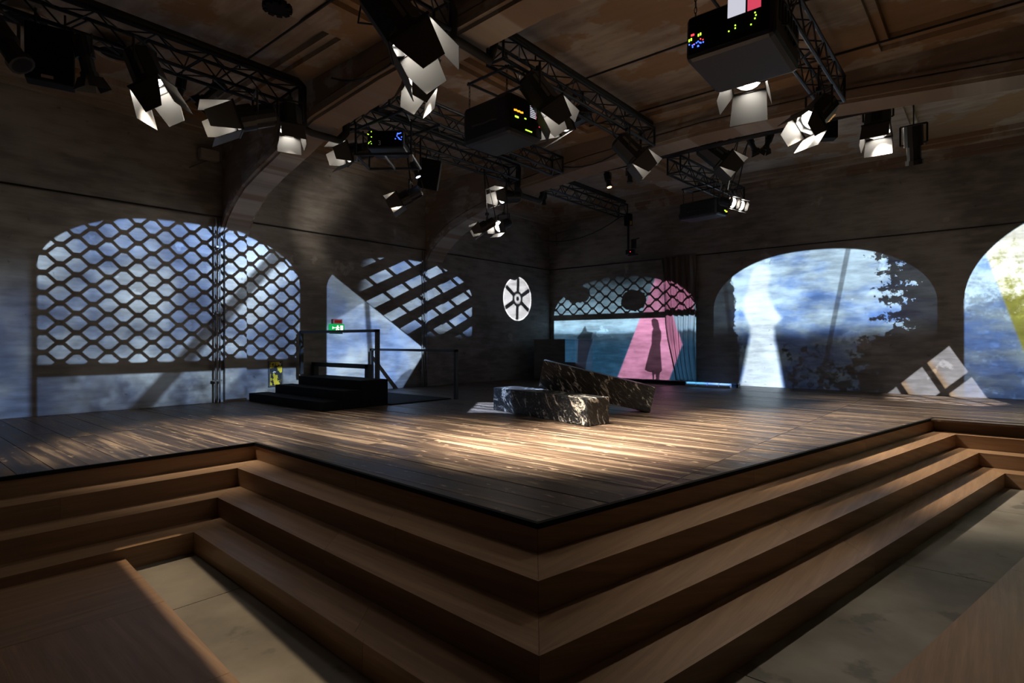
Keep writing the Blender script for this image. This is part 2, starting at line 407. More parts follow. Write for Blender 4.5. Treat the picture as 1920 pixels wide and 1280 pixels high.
# left wall
LPOS = Vector((-5.15, 5.25, 3.55)); D = LPOS.x - XL
lp = spot('projector_beam', LPOS, (math.pi / 2, 0, math.pi / 2), 2600)
t, a, b, comp = light_uv(lp.data)
u = a * D + LPOS.y; z = b * D + LPOS.z
cloud = noise(t, u, z, 1.1, 5, 3.); grain = noise(t, u, z, 26, 3, 6.); mid = noise(t, u, z, 3.5, 4, 8.)
A1 = arch(u, z, 1.84, 5.97, 2.25, 3.16)
lat = lattice(u, z, .41, .1475, .25, 3.13, 1.455)
lat = ss(z, .74, .78) * lat + ss(z, .59, .55) * ss(noise(t, u, z, 1.5, 4, 21.) + z * .25, .30, .62) * .8
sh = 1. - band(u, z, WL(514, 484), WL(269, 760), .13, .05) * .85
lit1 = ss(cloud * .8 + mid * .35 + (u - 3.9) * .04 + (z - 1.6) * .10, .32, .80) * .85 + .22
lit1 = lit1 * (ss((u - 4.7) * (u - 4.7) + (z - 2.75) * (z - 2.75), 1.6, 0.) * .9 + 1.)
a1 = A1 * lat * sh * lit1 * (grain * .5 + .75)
spill = ss(u, 1.80, 1.70) * ss(u, -1.2, .4) * ss(z, 2.6, .6) * ss(z, 0., .01) * (cloud + .2) * .45
# second arch: roof light, slope and bricks
A2 = arch(u, z, 6.58, 10.93, 2.25, 3.05)
d0, d1_ = WL(625.6, 517), WL(794, 653)
below = halfplane(u, z, d1_, d0, .02)
tri_b = halfplane(u, z, WL(638, 594), WL(684, 566), .04)          # brighter lower triangle
pole = 1. - band(u, z, WL(688, 570), WL(697, 700), .07, .04) * .8
lowr = halfplane(u, z, WL(754, 728), WL(794, 662), .03)
mount = ss(z - noise(t, u, z * 0., 1.3, 4, 30.) * .9 - (u - 8.3) * .25, -.30, -.22)
slope = below * pole * lowr * (tri_b * -.55 + 1.) * (mount * .65 + .35) * (mid * .5 + .75)
B0, B1, B2 = WL(746, 545), WL(780, 528), WL(775.6, 570.3)
e1 = (B1[0] - B0[0], B1[1] - B0[1]); e2 = (B2[0] - B0[0], B2[1] - B0[1]); det = e1[0] * e2[1] - e1[1] * e2[0]
uu, zz = u - B0[0], z - B0[1]
ca = (uu * e2[1] - zz * e2[0]) / det; cb = (zz * e1[0] - uu * e1[1]) / det
fa = abs((ca + .5).fract() - .5); fb = abs((cb + .5).fract() - .5)
brick = ss(fa, .43, .39) * ss(fb, .25, .21)
reg = halfplane(u, z, WL(720, 515), WL(870, 690), .05) * ss(halfplane(u, z, WL(905, 590), WL(840, 660), .05), 0., 1.)
reg = (1. - below) * ss(ca + cb * 1.0, -2.2, -1.2) * ss(z, 1.15, 1.6) * ss(cb, -2.6, -1.4)
a2 = A2 * (slope * 1.25 + brick * reg * (mid * .8 + .45) * .9)
# wheel-shaped gobo disc
oc = WL(970.5, 560); ru = u - oc[0]; rz = z - oc[1]; rr = (ru * ru + rz * rz).pow(.5)
ang = mth(t, 'ARCTAN2', rz, ru); sp6 = abs((ang * (6 / (2 * math.pi)) + .04).fract() - .5)
disc = ss(rr, .655, .635); spoke = ss(sp6 * rr, .045, .07)
hub = ss(abs(rr - .17), .035, .05) * ss(rr, .05, .07) * .6 + ss(abs(rr - .12), .05, .03) * .5
wheel = disc * (ss(rr, .22, .24) * spoke * (noise(t, ru * 5, rz * .8, 2.5, 3, 40.) * .9 + .45) + ss(rr, .22, .2) * hub * .8 + ss(rr, .60, .63) * .8)
col = mixc(t, ss(cloud, .35, .65), (.26, .47, 1.), (.55, .76, 1.))
col = mixc(t, ss(rr, .7, .66), col, (.88, .92, 1.))
finish(t, col, (a1 + a2 * 1.0 + wheel * 1.3 + spill) * comp)

# back wall
RPOS = Vector((-1.80, 5.95, 3.45)); D2 = YB_ - RPOS.y
rp = spot('projector_beam', RPOS, (math.pi / 2, 0, 0), 9000)
t, a, b, comp = light_uv(rp.data)
u = a * D2 + RPOS.x; z = b * D2 + RPOS.z
cloud = noise(t, u * .8, z * 1.6, 1.3, 5, 3.); grain = noise(t, u, z, 24, 3, 6.); leaf = noise(t, u, z, 6.5, 5, 9., .7); big = noise(t, u, z, .9, 3, 12.)
gmul = grain * .5 + .75
# arch 3: mesh fanlight, landscape, pink shaft with a standing figure
A3 = arch(u, z, -10.52, -5.95, 1.95, 2.98, 2.0)
lat3 = lattice(u, z, .455, .165, .20, -8.2, 2.0)
bl1, bl2 = WR(1083, 552), WR(1188, 556)
nb = noise(t, u, z, 5., 3, 33.) * .5
torn = ss(((u - bl1[0]) * 1.5).pow(2.) + ((z - bl1[1]) * 2.6).pow(2.) + nb, .65, .75) * ss(((u - bl2[0]) * 1.7).pow(2.) + ((z - bl2[1] + .1) * 2.2).pow(2.) + nb, .65, .75)
fan = ss(z, 1.90, 1.93) * lat3 * torn * (cloud * .7 + .15) * ss(z, 3.1, 1.8)
skyl = ss(z, 1.76, 1.73) * (ss(z - noise(t, u, z * 0., 1.2, 4, 50.) * .22, 1.18, 1.30) * .85 + .10 + noise(t, u * .6, z * 5, 2., 4, 52.) * .16)
# the wolf-eared silhouette
def sil(rows, sc_, ox, oy, cpx):
    """left and right outline of a silhouette, traced as picture rows, in wall metres"""
    zs = [WR(cpx, oy + y / sc_)[1] for y, _, _ in rows]
    Lp = [(zz, WR(ox + l / sc_, 640)[0]) for zz, (_, l, _) in zip(zs, rows)][::-1]; Rp = [(zz, WR(ox + q / sc_, 640)[0]) for zz, (_, _, q) in zip(zs, rows)][::-1]
    lo, hi = min(p[1] for p in Lp) - .2, max(p[1] for p in Rp) + .2
    return Lp, Rp, lo, hi
def silmask(u, z, args, soft):
    Lp, Rp, lo, hi = args; z0, z1 = min(p[0] for p in Lp), max(p[0] for p in Lp)
    zc = z.max(z0).min(z1)
    return ss(u - fcurve(zc, Lp, z0, z1, lo, hi), -soft, soft) * ss(fcurve(zc, Rp, z0, z1, lo, hi) - u, -soft, soft) * ss(z, z1 + soft, z1 - soft)
wolf = silmask(u, z, sil([(578, 458, 464), (610, 442, 474), (618, 436, 512), (645, 415, 503), (665, 402, 500), (700, 368, 490), (760, 360, 465), (840, 355, 440), (920, 350, 430)], 3.369, 960, 440, 1095), .03)
pl, pr = fcurve(z, [(0, WR(1156, 716)[0]), (3, WR(1233, 480)[0])], 0, 3, -9, -5), fcurve(z, [(0, WR(1253, 718)[0]), (.98, WR(1279, 645)[0]), (1.75, WR(1260, 588)[0]), (1.9, WR(1300, 588)[0]), (3, WR(1300, 480)[0])], 0, 3, -9, -5)
pink = ss(u - pl, -.03, .03) * ss(pr - u, -.03, .03)
fx = WR(1228, 640)[0]
fig = silmask(u, z, sil([(528, 890, 905), (540, 880, 922), (570, 884, 930), (590, 892, 932), (610, 885, 942), (650, 882, 944), (690, 882, 936), (720, 872, 938), (780, 856, 942), (855, 838, 948), (866, 862, 940), (869, 884, 934), (905, 888, 930), (925, 884, 934)], 3.369, 960, 440, 1228), .02) * (1. - ss(z, .21, .19) * ss(abs(u - fx), .03, .012))
tree3 = band(u, z, WR(1250, 590), WR(1262, 650), .10, .06) * ss(z, .9, 1.1)
low3 = skyl * (1. - wolf * .8)
pinkv = (ss(z, 1.76, 1.73) * (z * .25 + .55) + ss(z, 1.90, 1.93) * lat3 * .55) * (1. - fig * .90) * (1. - tree3 * .35)
b3 = A3 * (pink * pinkv + (1. - pink) * (fan * 1.0 + low3)) * gmul
# arch 4: sky, trees, glowing white figure
A4 = arch(u, z, -5.48, -.89, 1.95, 3.20, 2.3)
hz = 1.05 + noise(t, u, z * 0., 1.1, 4, 60.) * .35
leaf2 = noise(t, u, z, 3.2, 6, 19., .72)
right = ss(u + (leaf2 - .5) * 3.2 + ss(z, 1.4, .9) * .5, -2.0, -1.3)
dens = leaf * .8 + big * .30 + right * .75 + ss(u, -4.75, -5.2) * .75 + ss(z, 1.5, .9) * .25 - .45
dens = dens - ss(z, 2.1, 3.2) * ss(u, -1.9, -2.9) * .5
trees = ss(dens, .44, .33)
ground = ss(z - hz, -.10, .45) * .92 + .10 * (leaf + .2)
sky4 = (ss(z, .4, 1.9) * .5 + .5) * (cloud * 1.0 + .5)
v4 = sky4 * (trees * .95 + .05) * ground
v4 = v4 * (1. - band(u, z, WR(1591, 463), WR(1538, 728), .05, .02) * .6) * (1. - band(u, z, WR(1362, 560), WR(1378, 700), .05, .03) * .5)
ghost = silmask(u, z, sil([(300, 365, 408), (315, 345, 430), (340, 330, 440), (380, 320, 440), (430, 314, 425), (470, 292, 432), (520, 285, 450), (560, 288, 476), (598, 300, 504), (620, 312, 490), (645, 324, 462), (700, 325, 462), (800, 306, 480), (900, 287, 499), (990, 266, 515)], 3.048, 1300, 400, 1430), .07)
# arch 5: pale sky, blue and green foliage
A5 = arch(u, z, -.46, 4.6, 1.95, 3.75, 2.2)
cut = halfplane(u, z, WR(1912, 640), WR(1846, 470), .03)
t5 = ss(leaf * .5 + leaf2 * .7 + big * .35 + ss(z, 2.7, 1.2) * .35, .74, 1.0)
v5 = (1.05 - t5 * .82) * ss(z, -.3, 1.6) + .12 + ss(leaf, .5, .7) * .2
col = mixc(t, ss(cloud + z * .08, .45, .75), (.16, .38, 1.), (.50, .76, 1.))
col3 = mixc(t, ss(z, .9, 1.6), (.10, .42, .85), (.42, .74, 1.)); col = mixc(t, ss(u, -5.75, -5.85), col, col3)
col = mixc(t, pink * ss(u, -5.75, -5.85), col, (.86, .38, .66))
col = mixc(t, ghost * .9, col, (.66, .85, 1.))
g5 = mixc(t, t5, (.85, .95, .9), (.55, .62, .12)); col = mixc(t, (1. - cut) * A5, col, g5)
bt0, bt1 = WR(1278, 640)[0], WR(1376, 640)[0]  # extent of a strip of projector light added to brighten the LED batten
tot = ss(u, bt0, bt0 + .06) * ss(u, bt1 + .06, bt1) * ss(z, -.42, -.36) * ss(z, .0, -.04) * .55 + b3 * 1.05 + A4 * v4 * gmul * (1. - ghost) * 1.15 + ghost * 1.35 * ss(z, 0., .01) + A5 * v5 * gmul * 1.2
finish(t, col, tot * comp)

# window gobo over the far corner of the stage
GP = Vector((-.88, 10.14, 3.55)); D3 = YB_ - GP.y
gp = spot('gobo_beam', GP, (math.pi / 2, 0, 0), 1100, 160)
t, a, b, comp = light_uv(gp.data)
u = a * D3 + GP.x; z = b * D3 + GP.z
q0, q1, q3 = WR(1780, 646), WR(1817.5, 697.5), WR(1736, 680)
ex = Vector((q1[0] - q0[0], q1[1] - q0[1])); ey = Vector((q3[0] - q0[0], q3[1] - q0[1])); det = ex.x * ey.y - ex.y * ey.x
gu, gz = u - q0[0], z - q0[1]
ca = (gu * ey.y - gz * ey.x) / det / 1.13; cb = (gz * ex.x - gu * ex.y) / det / 1.16
fa, fb = ca.fract(), cb.fract()
cell = ss(fa, 0., .05) * ss(fa, .885, .83) * ss(fb, 0., .05) * ss(fb, .86, .80)
lim = ss(ca, -.06, .0) * ss(cb, -.02, .02) * ss(ca + cb, 7.5, 5.5) * ss(abs(ca - cb - .6), 3.4, 2.6)
col = mixc(t, ss(fb, .80, .6), (1., .75, .5), (.86, .90, 1.))
finish(t, col, cell * lim * comp * ss(b, -3.2, -2.2))
# bluish square beam on the granite
BP = atx(778, 318, -7.45); tgt = Vector((-6.05, 7.3, .2)); fdir = (tgt - BP).normalized(); BP = BP + fdir * .17
rot = fdir.to_track_quat('-Z', 'Y').to_euler()
bl = spot('led_beam', BP, rot, 2600, 60)
t, a, b, comp = light_uv(bl.data)
finish(t, mixc(t, a * 0., (.45, .63, 1.), (1, 1, 1)), ss(abs(a), .20, .18) * ss(abs(b), .21, .19) * comp)

# ------------------------------------------------------------------ stage lamps
HANGP = 4.60
def barn_lamp(label, px, plane, aim, s=1., style='tube', beam=None, lens='lens', door=.27, flare=.15, hang=4.46, group='barn-door lamps on the rig', roll=0., vent=False, ax=None, ay=None):
    pos = plane(*px); fdir = (Vector(aim) - pos).normalized() if not isinstance(aim, Vector) else aim.normalized()
    e = thing('stage_lamp', pos, label, 'lamp', group)
    R = frame_of(fdir) @ Matrix.Rotation(roll, 4, 'Y')
    def add(name, bm, mat, par=None, smooth=False, world=False):
        if not world: bmesh.ops.transform(bm, matrix=R, verts=bm.verts)
        return link(name, bm, mat, par or e, smooth)
    L, rb, rf = .40 * s, .125 * s, .15 * s
    bm = bmesh.new()
    if style == 'box':      # long ribbed housing with flat sides
        secs = [(-L * .95, .11 * s, .10 * s), (-L * .85, .15 * s, .14 * s), (0, .155 * s, .15 * s), (.02 * s, .165 * s, .165 * s), (.06 * s, .165 * s, .165 * s)]
        ns = 8
    else:
        secs = [(-L, rb * .6, rb * .6), (-L * .93, rb, rb), (-L * .35, rb, rb), (-L * .33, rf, rf), (.05 * s, rf, rf)]; ns = 16
    rings = []
    for (yy, rx, rz) in secs:
        rings.append([bm.verts.new((rx * math.cos(2 * math.pi * (k + .5) / ns) * (1.08 if ns == 8 else 1), yy, rz * math.sin(2 * math.pi * (k + .5) / ns) * (1.08 if ns == 8 else 1))) for k in range(ns)])
    for A, B in zip(rings, rings[1:]):
        for k in range(ns): bm.faces.new((A[k], A[(k + 1) % ns], B[(k + 1) % ns], B[k]))
    bm.faces.new(rings[0]); bmesh.ops.recalc_face_normals(bm, faces=bm.faces)
    # inner wall so the mouth is a real opening
    inn = [bm.verts.new((v.co.x * .93, v.co.y, v.co.z * .93)) for v in rings[-1]]; inb = [bm.verts.new((v.co.x * .88, -.03 * s, v.co.z * .88)) for v in rings[-1]]
    for k in range(ns):
        bm.faces.new((rings[-1][k], rings[-1][(k + 1) % ns], inn[(k + 1) % ns], inn[k])); bm.faces.new((inn[k], inn[(k + 1) % ns], inb[(k + 1) % ns], inb[k]))
    h = add('housing', bm, 'black', smooth=False)
    bm = bmesh.new(); c = [bm.verts.new((.87 * rf * math.cos(2 * math.pi * k / 20), -.02 * s + .012 * s, .87 * rf * math.sin(2 * math.pi * k / 20))) for k in range(20)]; bm.faces.new(c)
    add('lens', bm, lens)
    q = .165 * s
    bm = bmesh.new()                                           # square front frame
    for (cx_, cz_, sx, sz_) in ((0, q, 2 * q + .02 * s, .02 * s), (0, -q, 2 * q + .02 * s, .02 * s), (q, 0, .02 * s, 2 * q), (-q, 0, .02 * s, 2 * q)): box(bm, (cx_, .055 * s, cz_), (sx, .02 * s, sz_))
    add('front_frame', bm, 'black')
    dl = door * s
    for k in range(4):
        fl_k = flare * (1.0 if k % 2 == 0 else .8); wide = q * (1.0 + .4 * fl_k) if k % 2 == 0 else q * .62
        bm = bmesh.new()
        P = [(-q, 0, 0), (q, 0, 0), (wide if k % 2 == 0 else q * .55, dl, 0), (-wide if k % 2 == 0 else -q * .55, dl, 0)]
        lo = [bm.verts.new((x, yy, -.003)) for x, yy, _ in P]; hi = [bm.verts.new((x, yy, .003)) for x, yy, _ in P]
        bm.faces.new(lo[::-1]); bm.faces.new(hi)
        for i in range(4): bm.faces.new((lo[i], lo[(i + 1) % 4], hi[(i + 1) % 4], hi[i]))
        m = Matrix.Rotation(k * math.pi / 2, 4, 'Y') @ Matrix.Translation((0, .06 * s, q)) @ Matrix.Rotation(fl_k, 4, 'X')
        bmesh.ops.transform(bm, matrix=m, verts=bm.verts); bmesh.ops.recalc_face_normals(bm, faces=bm.faces)
        add('barn_door', bm, 'door_in')
    if style == 'box':
        for sx in (-1, 1):
            bm = bmesh.new(); box(bm, (sx * .158 * s, -L * .42, .03 * s), (.012 * s, L * .75, .03 * s)); add('cooling_rail', bm, 'grey')
        if vent:
            for j in range(4):
                bm = bmesh.new(); box(bm, (0, -L * (.72 - j * .11), -.152 * s), (.15 * s, .022 * s, .008 * s)); add('vent_slot', bm, 'vent')
    else:
        bm = bmesh.new(); box(bm, (0, -L * .62, -rb - .006 * s), (.05 * s, L * .5, .02 * s)); add('cooling_rail', bm, 'grey')
    # yoke and hanger stay upright
    side = (R @ Vector((1, 0, 0, 0))).to_3d(); side.z = 0
    side = side.normalized() if side.length > .1 else Vector((1, 0, 0)); back = (R @ Vector((0, -L * .4, 0, 0))).to_3d()
    ww = .185 * s; hh = .27 * s
    bm = bmesh.new(); pts = [back + side * ww, back + side * ww + Vector((0, 0, hh)), back - side * ww + Vector((0, 0, hh)), back - side * ww]
    tube(bm, [back + side * rb * .9, pts[0]], .012 * s); tube(bm, pts[0:2], .013 * s); tube(bm, pts[1:3], .013 * s); tube(bm, pts[2:4], .013 * s); tube(bm, [pts[3], back - side * rb * .9], .012 * s)
    add('yoke', bm, 'black', world=True)
    topz = hang - pos.z; tip = Vector((back.x if ax is None else ax - pos.x, back.y if ay is None else ay - pos.y, topz))
    if topz > back.z + hh:
        bm = bmesh.new(); tube(bm, [back + Vector((0, 0, hh)), tip], .012); box(bm, back + Vector((0, 0, hh + .02)), (.05, .05, .05)); add('hanger', bm, 'black', world=True)
    bm = bmesh.new(); tail = (R @ Vector((0, -L, 0, 0))).to_3d(); up = Vector((tip.x, tip.y, max(topz, hh)))
    mid_ = tail * 1.25 + Vector((side.x * .1, side.y * .1, -.10 * s)); pts = []
    for i in range(11):
        tt = i / 10; pts.append(tail * (1 - tt) ** 2 + mid_ * 2.2 * tt * (1 - tt) + up * tt ** 2)
    tube(bm, pts, .008, 6); add('power_cable', bm, 'cable', world=True)
    if beam:
        en, ang, tgt, bl_ = beam
        d = (Vector(tgt) - pos).normalized() if tgt else fdir
        lt = spot('lamp_beam', pos + fdir * (.10 * s), d.to_track_quat('-Z', 'Y').to_euler(), en, ang, bl_, .05, (1., .86, .68))
        lt.parent = e; lt.matrix_parent_inverse = Matrix.Translation(-pos)
    return e
pT1 = lambda x, y: atx(x, y, -7.75)
pT2 = lambda x, y: atx(x, y, -4.6)
pT4 = lambda x, y: atx(x, y, -1.8)
pP1 = lambda x, y: aty(x, y, 10.0)
def imgdir(dx, dy, depth):
    """direction with picture components dx (right), dy (down) and depth (away from the viewer)"""
    return RT * dx + Vector((0, 0, -dy)) + FW * depth
G1 = None
barn_lamp('long boxy barn-door lamp with side rail on the truss near the speaker', (283, 155), lambda x, y: atx(x, y, -7.28), imgdir(.35, .8, .0), 1.05, 'box', beam=(950, 55, (-7.4, 2.5, 0), 1.), door=.34, ax=-7.59)
barn_lamp('round-bodied barn-door lamp tilted along the wall above the lattice arch', (452, 222), lambda x, y: atx(x, y, -7.28), imgdir(-.8, .35, -.5), 1.08, 'tube', beam=(40, 100, None, .6), door=.33, ax=-7.59)
barn_lamp('boxy barn-door lamp with glowing vents at the truss end by the beam', (545, 238), lambda x, y: atx(x, y, -7.2), imgdir(.15, .9, -.25), .88, 'box', vent=True, beam=(650, 50, (-6.9, 3.9, 0), 1.), ax=-7.59, ay=4.1)
barn_lamp('round barn-door lamp beside the small framed projector', (657, 287), lambda x, y: atx(x, y, -8.2), imgdir(-.8, .33, -.5), 1.03, 'tube', beam=(25, 100, None, .6), ax=-7.78, ay=5.3)
barn_lamp('small barn-door lamp hanging low in front of the bare left wall', (757, 373), pT1, imgdir(-.8, .42, .0), .85, 'tube', beam=(230, 62, (-10.7, 7.3, 3.6), 1.), ax=-7.78)
barn_lamp('barn-door lamp below the truss end at the second beam', (945, 369), lambda x, y: atx(x, y, -7.3), imgdir(-.8, .15, -.55), .90, 'tube', ax=-7.52)
barn_lamp('closely paired barn-door lamp showing a narrow bright mouth', (904, 426), lambda x, y: atx(x, y, -7.5), imgdir(-.8, .45, -.1), .68, 'tube', ax=-7.52)
barn_lamp('closely paired barn-door lamp with a glaring round mouth', (938, 424), lambda x, y: atx(x, y, -7.85), imgdir(-.55, .4, -.75), .80, 'tube', ax=-7.78)
barn_lamp('largest boxy barn-door lamp high on the central truss by the first beam', (760, 62), lambda x, y: atx(x, y, -4.15), imgdir(.55, .75, .05), 1.30, 'box', beam=(5200, 46, (-3.7, 4.9, 0), 1.), door=.30, ax=-4.47)
barn_lamp('downward barn-door lamp tucked under the largest boxy lamp', (790, 150), lambda x, y: atx(x, y, -4.6), imgdir(-.25, .9, -.15), .9, 'tube', beam=(1700, 50, (-5.0, 4.7, 0), 1.))
barn_lamp('boxy barn-door lamp crossing behind the hanging black projector', (1025, 195), lambda x, y: atx(x, y, -4.2), imgdir(.55, .75, .02), 1.05, 'box', beam=(3600, 48, (-3.2, 6.0, 0), 1.), ax=-4.47)
barn_lamp('sideways barn-door lamp at the corner of the hanging black projector', (1062, 225), lambda x, y: atx(x, y, -5.15), imgdir(-.75, .45, -.42), 1.15, 'tube', door=.36, hang=5.11)
barn_lamp('boxy barn-door lamp where the central truss meets the second beam', (1190, 293), lambda x, y: atx(x, y, -4.18), imgdir(.62, .62, .0), 1.0, 'box', beam=(2500, 50, (-2.2, 8.2, 0), 1.), ax=-4.47)
barn_lamp('boxy barn-door lamp hung beyond the second beam over the slotted truss', (1350, 298), lambda x, y: aty(x, y, 10.5), imgdir(.7, .55, -.05), 1.16, 'box', beam=(900, 60, (-1.5, 11.0, 0), 1.), hang=HANGP, ay=10.05)
barn_lamp('wide-open barn-door lamp directly under the large LED-dotted projector', (1402, 142), lambda x, y: atx(x, y, -2.05), imgdir(-.25, .80, -.40), 1.05, 'tube', door=.36, flare=.3, beam=(150, 40, (-.9, 3.9, -.7), 1.))
barn_lamp('barn-door lamp with glowing vents at the end of the steep truss', (1522, 225), lambda x, y: aty(x, y, 7.6), imgdir(-.62, .62, -.25), .98, 'box', vent=True, beam=(800, 55, (-2.9, 8.8, 0), 1.))
barn_lamp('upright barn-door lamp with bright vent slots over the painted trees', (1645, 240), lambda x, y: aty(x, y, 10.38), imgdir(-.25, .9, -.3), 1.08, 'box', vent=True, beam=(700, 60, (-.2, 11.2, 0), 1.), hang=HANGP, ay=10.05)
for pxy, lb in (((1372, 380), 'bright twin lamp facing out beside the small hanging projector, inner one'), ((1388, 385), 'bright twin lamp facing out beside the small hanging projector, outer one')):
    barn_lamp(lb, pxy, lambda x, y: atx(x, y, -3.72), imgdir(.55, .35, -.8), .64, 'tube', door=.10, flare=.2, hang=5.11, ay=11.35 if 'inner' in lb else 11.85)
SBP = atx(8, 78, -7.28) + imgdir(.6, .8, 0).normalized() * .38
sb = spot('aisle_beam', SBP, (0, 0, 0), 330, 150, 0., .01, (1., .86, .68))
t, a, b, comp = light_uv(sb.data); u = a * (SBP.z + .7) + SBP.x; v = b * (SBP.z + .7) + SBP.y
sa, sb2 = atz(354, 1044, -.7), atz(582, 1255, -.7)
edge = (u - sa.x) * ((sb2.y - sa.y) / (sb2.x - sa.x)) + sa.y
finish(t, mixc(t, a * 0., (1., .9, .75), (1, 1, 1)), ss(v - edge, .02, -.02) * ss(v + (u + 5.2) * .064, 1.36, 1.42) * ss(u, -5.2, -5.15) * ss(u, -1.8, -2.6) * comp)
# small dark profile spots
def small_spot(label, px, plane, aim, s=1., lens='lens_off', hang=4.46, doors=True, ax=None, ay=None):
    pos = plane(*px); fdir = aim.normalized(); R = frame_of(fdir); e = thing('profile_spot', pos, label, 'spotlight', 'small dark spotlights on the rig')
    def add(n, bm, m, w=False):
        if not w: bmesh.ops.transform(bm, matrix=R, verts=bm.verts)
        return link(n, bm, m, e)
    bm = bmesh.new(); tube(bm, [(0, -.16 * s, 0), (0, -.13 * s, 0), (0, .02 * s, 0)], .075 * s, 12); tube(bm, [(0, .02 * s, 0), (0, .16 * s, 0)], .055 * s, 12); tube(bm, [(0, .14 * s, 0), (0, .18 * s, 0)], .07 * s, 12); add('housing', bm, 'black')
    bm = bmesh.new(); c = [bm.verts.new((.055 * s * math.cos(k * .5236), .182 * s, .055 * s * math.sin(k * .5236))) for k in range(12)]; bm.faces.new(c); add('lens', bm, lens)
    if doors:
        for k in range(4):
            bm = bmesh.new(); P = [(-.07, 0), (.07, 0), (.09, .11), (-.09, .11)]
            vs = [bm.verts.new((x * s, y_ * s, dz)) for dz in (-.002, .002) for x, y_ in P]
            for f_ in ((3, 2, 1, 0), (4, 5, 6, 7), (0, 1, 5, 4), (1, 2, 6, 5), (2, 3, 7, 6), (3, 0, 4, 7)): bm.faces.new([vs[i] for i in f_])
            bmesh.ops.transform(bm, matrix=Matrix.Rotation(k * math.pi / 2, 4, 'Y') @ Matrix.Translation((0, .18 * s, .07 * s)) @ Matrix.Rotation(.4, 4, 'X'), verts=bm.verts); add('barn_door', bm, 'black')
    bm = bmesh.new(); sd = (R @ Vector((1, 0, 0, 0))).to_3d(); sd.z = 0; sd = sd.normalized() if sd.length > .1 else Vector((1, 0, 0)); h = .17 * s; ww = .10 * s
    for A, B in ((sd * .07 * s, sd * ww), (sd * ww, sd * ww + Vector((0, 0, h))), (sd * ww + Vector((0, 0, h)), -sd * ww + Vector((0, 0, h))), (-sd * ww + Vector((0, 0, h)), -sd * ww), (-sd * ww, -sd * .07 * s)): tube(bm, [A, B], .009 * s, 6)
    add('yoke', bm, 'black', True)
    if hang - pos.z > h:
        bm = bmesh.new(); tube(bm, [(0, 0, h), (0 if ax is None else ax - pos.x, 0 if ay is None else ay - pos.y, hang - pos.z)], .01, 6); add('hanger', bm, 'black', True)
    return e
small_spot('small spotlight with barn doors beside the black speaker box', (160, 105), lambda x, y: atx(x, y, -7.08), imgdir(.1, 1, .2), 1.15, ax=-7.59)
small_spot('short spotlight with a warm lit rim next to the long boxy lamp', (338, 165), lambda x, y: atx(x, y, -8.15), imgdir(-.1, 1, -.1), .85, 'lens_dim', doors=False, ax=-7.85, hang=4.76)
small_spot('small open-doored spotlight midway along the wall truss', (402, 172), lambda x, y: atx(x, y, -8.12), imgdir(-.6, .7, -.2), 1.05, ax=-7.85, hang=4.76)
small_spot('dark spotlight at the outer end of the wall truss', (8, 78), lambda x, y: atx(x, y, -7.28), imgdir(.6, .8, 0), 1.6, doors=False, ax=-7.59)
small_spot('spotlight glowing orange under the cross pipe', (1140, 337), pP1, imgdir(.15, 1, -.2), .9, 'lens_dim', doors=False, hang=4.585, ay=10.05)
small_spot('dark spotlight beside the orange-glowing one under the cross pipe', (1181, 328), pP1, imgdir(0, 1, 0), .85, doors=False, hang=4.585, ay=10.05)
small_spot('spotlight with open doors on the cross pipe, beside its twin', (1409, 268), lambda x, y: aty(x, y, 10.3), imgdir(.4, 1, -.1), .78, ay=10.05, hang=4.70)
small_spot('spotlight angled inward on the cross pipe, beside its twin', (1441, 264), lambda x, y: aty(x, y, 10.3), imgdir(-.4, 1, -.1), .78, ay=10.05, hang=4.70)
small_spot('long dark profile spotlight hanging alone by the back wall', (1713, 270), pP1, Vector((0, .35, -1)), 1.6, doors=False, hang=4.96)
small_spot('tiny dark spotlight at the start of the far wall truss', (1020, 372), lambda x, y: atx(x, y, -7.62), imgdir(0, 1, 0), .75, doors=False)
e = small_spot('small LED spot with a cool white face under the framed projector', (778, 318), lambda x, y: atx(x, y, -7.45), Vector((-6.05, 7.3, .2)) - atx(778, 318, -7.45), .75, 'lens_blue', doors=False)

# ------------------------------------------------------------------ trusses, pipes and looms
def truss(name, p0, p1, label, w=.26, h=.30, group='lighting trusses'):
    p0, p1 = Vector(p0), Vector(p1); e = thing(name, p0, label, 'truss', group); d = p1 - p0; L = d.length; dn = d.normalized(); sd = dn.cross(Vector((0, 0, 1))).normalized() * (w / 2); up = Vector((0, 0, h))
    cs = [-sd, sd, -sd + up, sd + up]
    for c in cs:
        bm = bmesh.new(); tube(bm, [c, c + d], .024, 8); link('chord', bm, 'truss', e)
    n = max(2, round(L / .30)); st = d / n
    for (a, b) in ((cs[0], cs[2]), (cs[1], cs[3]), (cs[0], cs[1]), (cs[2], cs[3])):
        bm = bmesh.new()
        for i in range(n):
            A, B = (a, b) if i % 2 == 0 else (b, a); tube(bm, [A + st * i, B + st * (i + 1)], .010, 5, False)
        link('lattice_bracing', bm, 'truss', e)['kind'] = 'stuff'
    for k in (0, 1):
        bm = bmesh.new(); q = d * k
        for a, b in ((0, 1), (1, 3), (3, 2), (2, 0)): tube(bm, [cs[a] + q, cs[b] + q], .018, 6)
        link('end_frame', bm, 'truss', e)
    for k in (.2, .8):      # suspension straps up to the slab
        bm = bmesh.new(); tube(bm, [d * k + up, d * k + Vector((0, 0, 4.94 - p0.z))], .012, 6); link('suspension_rod', bm, 'truss', e)
    return e
truss('lighting_truss', (-7.72, .3, 4.46), (-7.72, YA0 - .23, 4.46), 'lattice truss carrying the speaker and lamps along the lattice-arch wall')
truss('lighting_truss', (-7.65, YA1 + .23, 4.45), (-7.65, YB0 - .23, 4.45), 'lattice truss between the two beams above the framed projector')
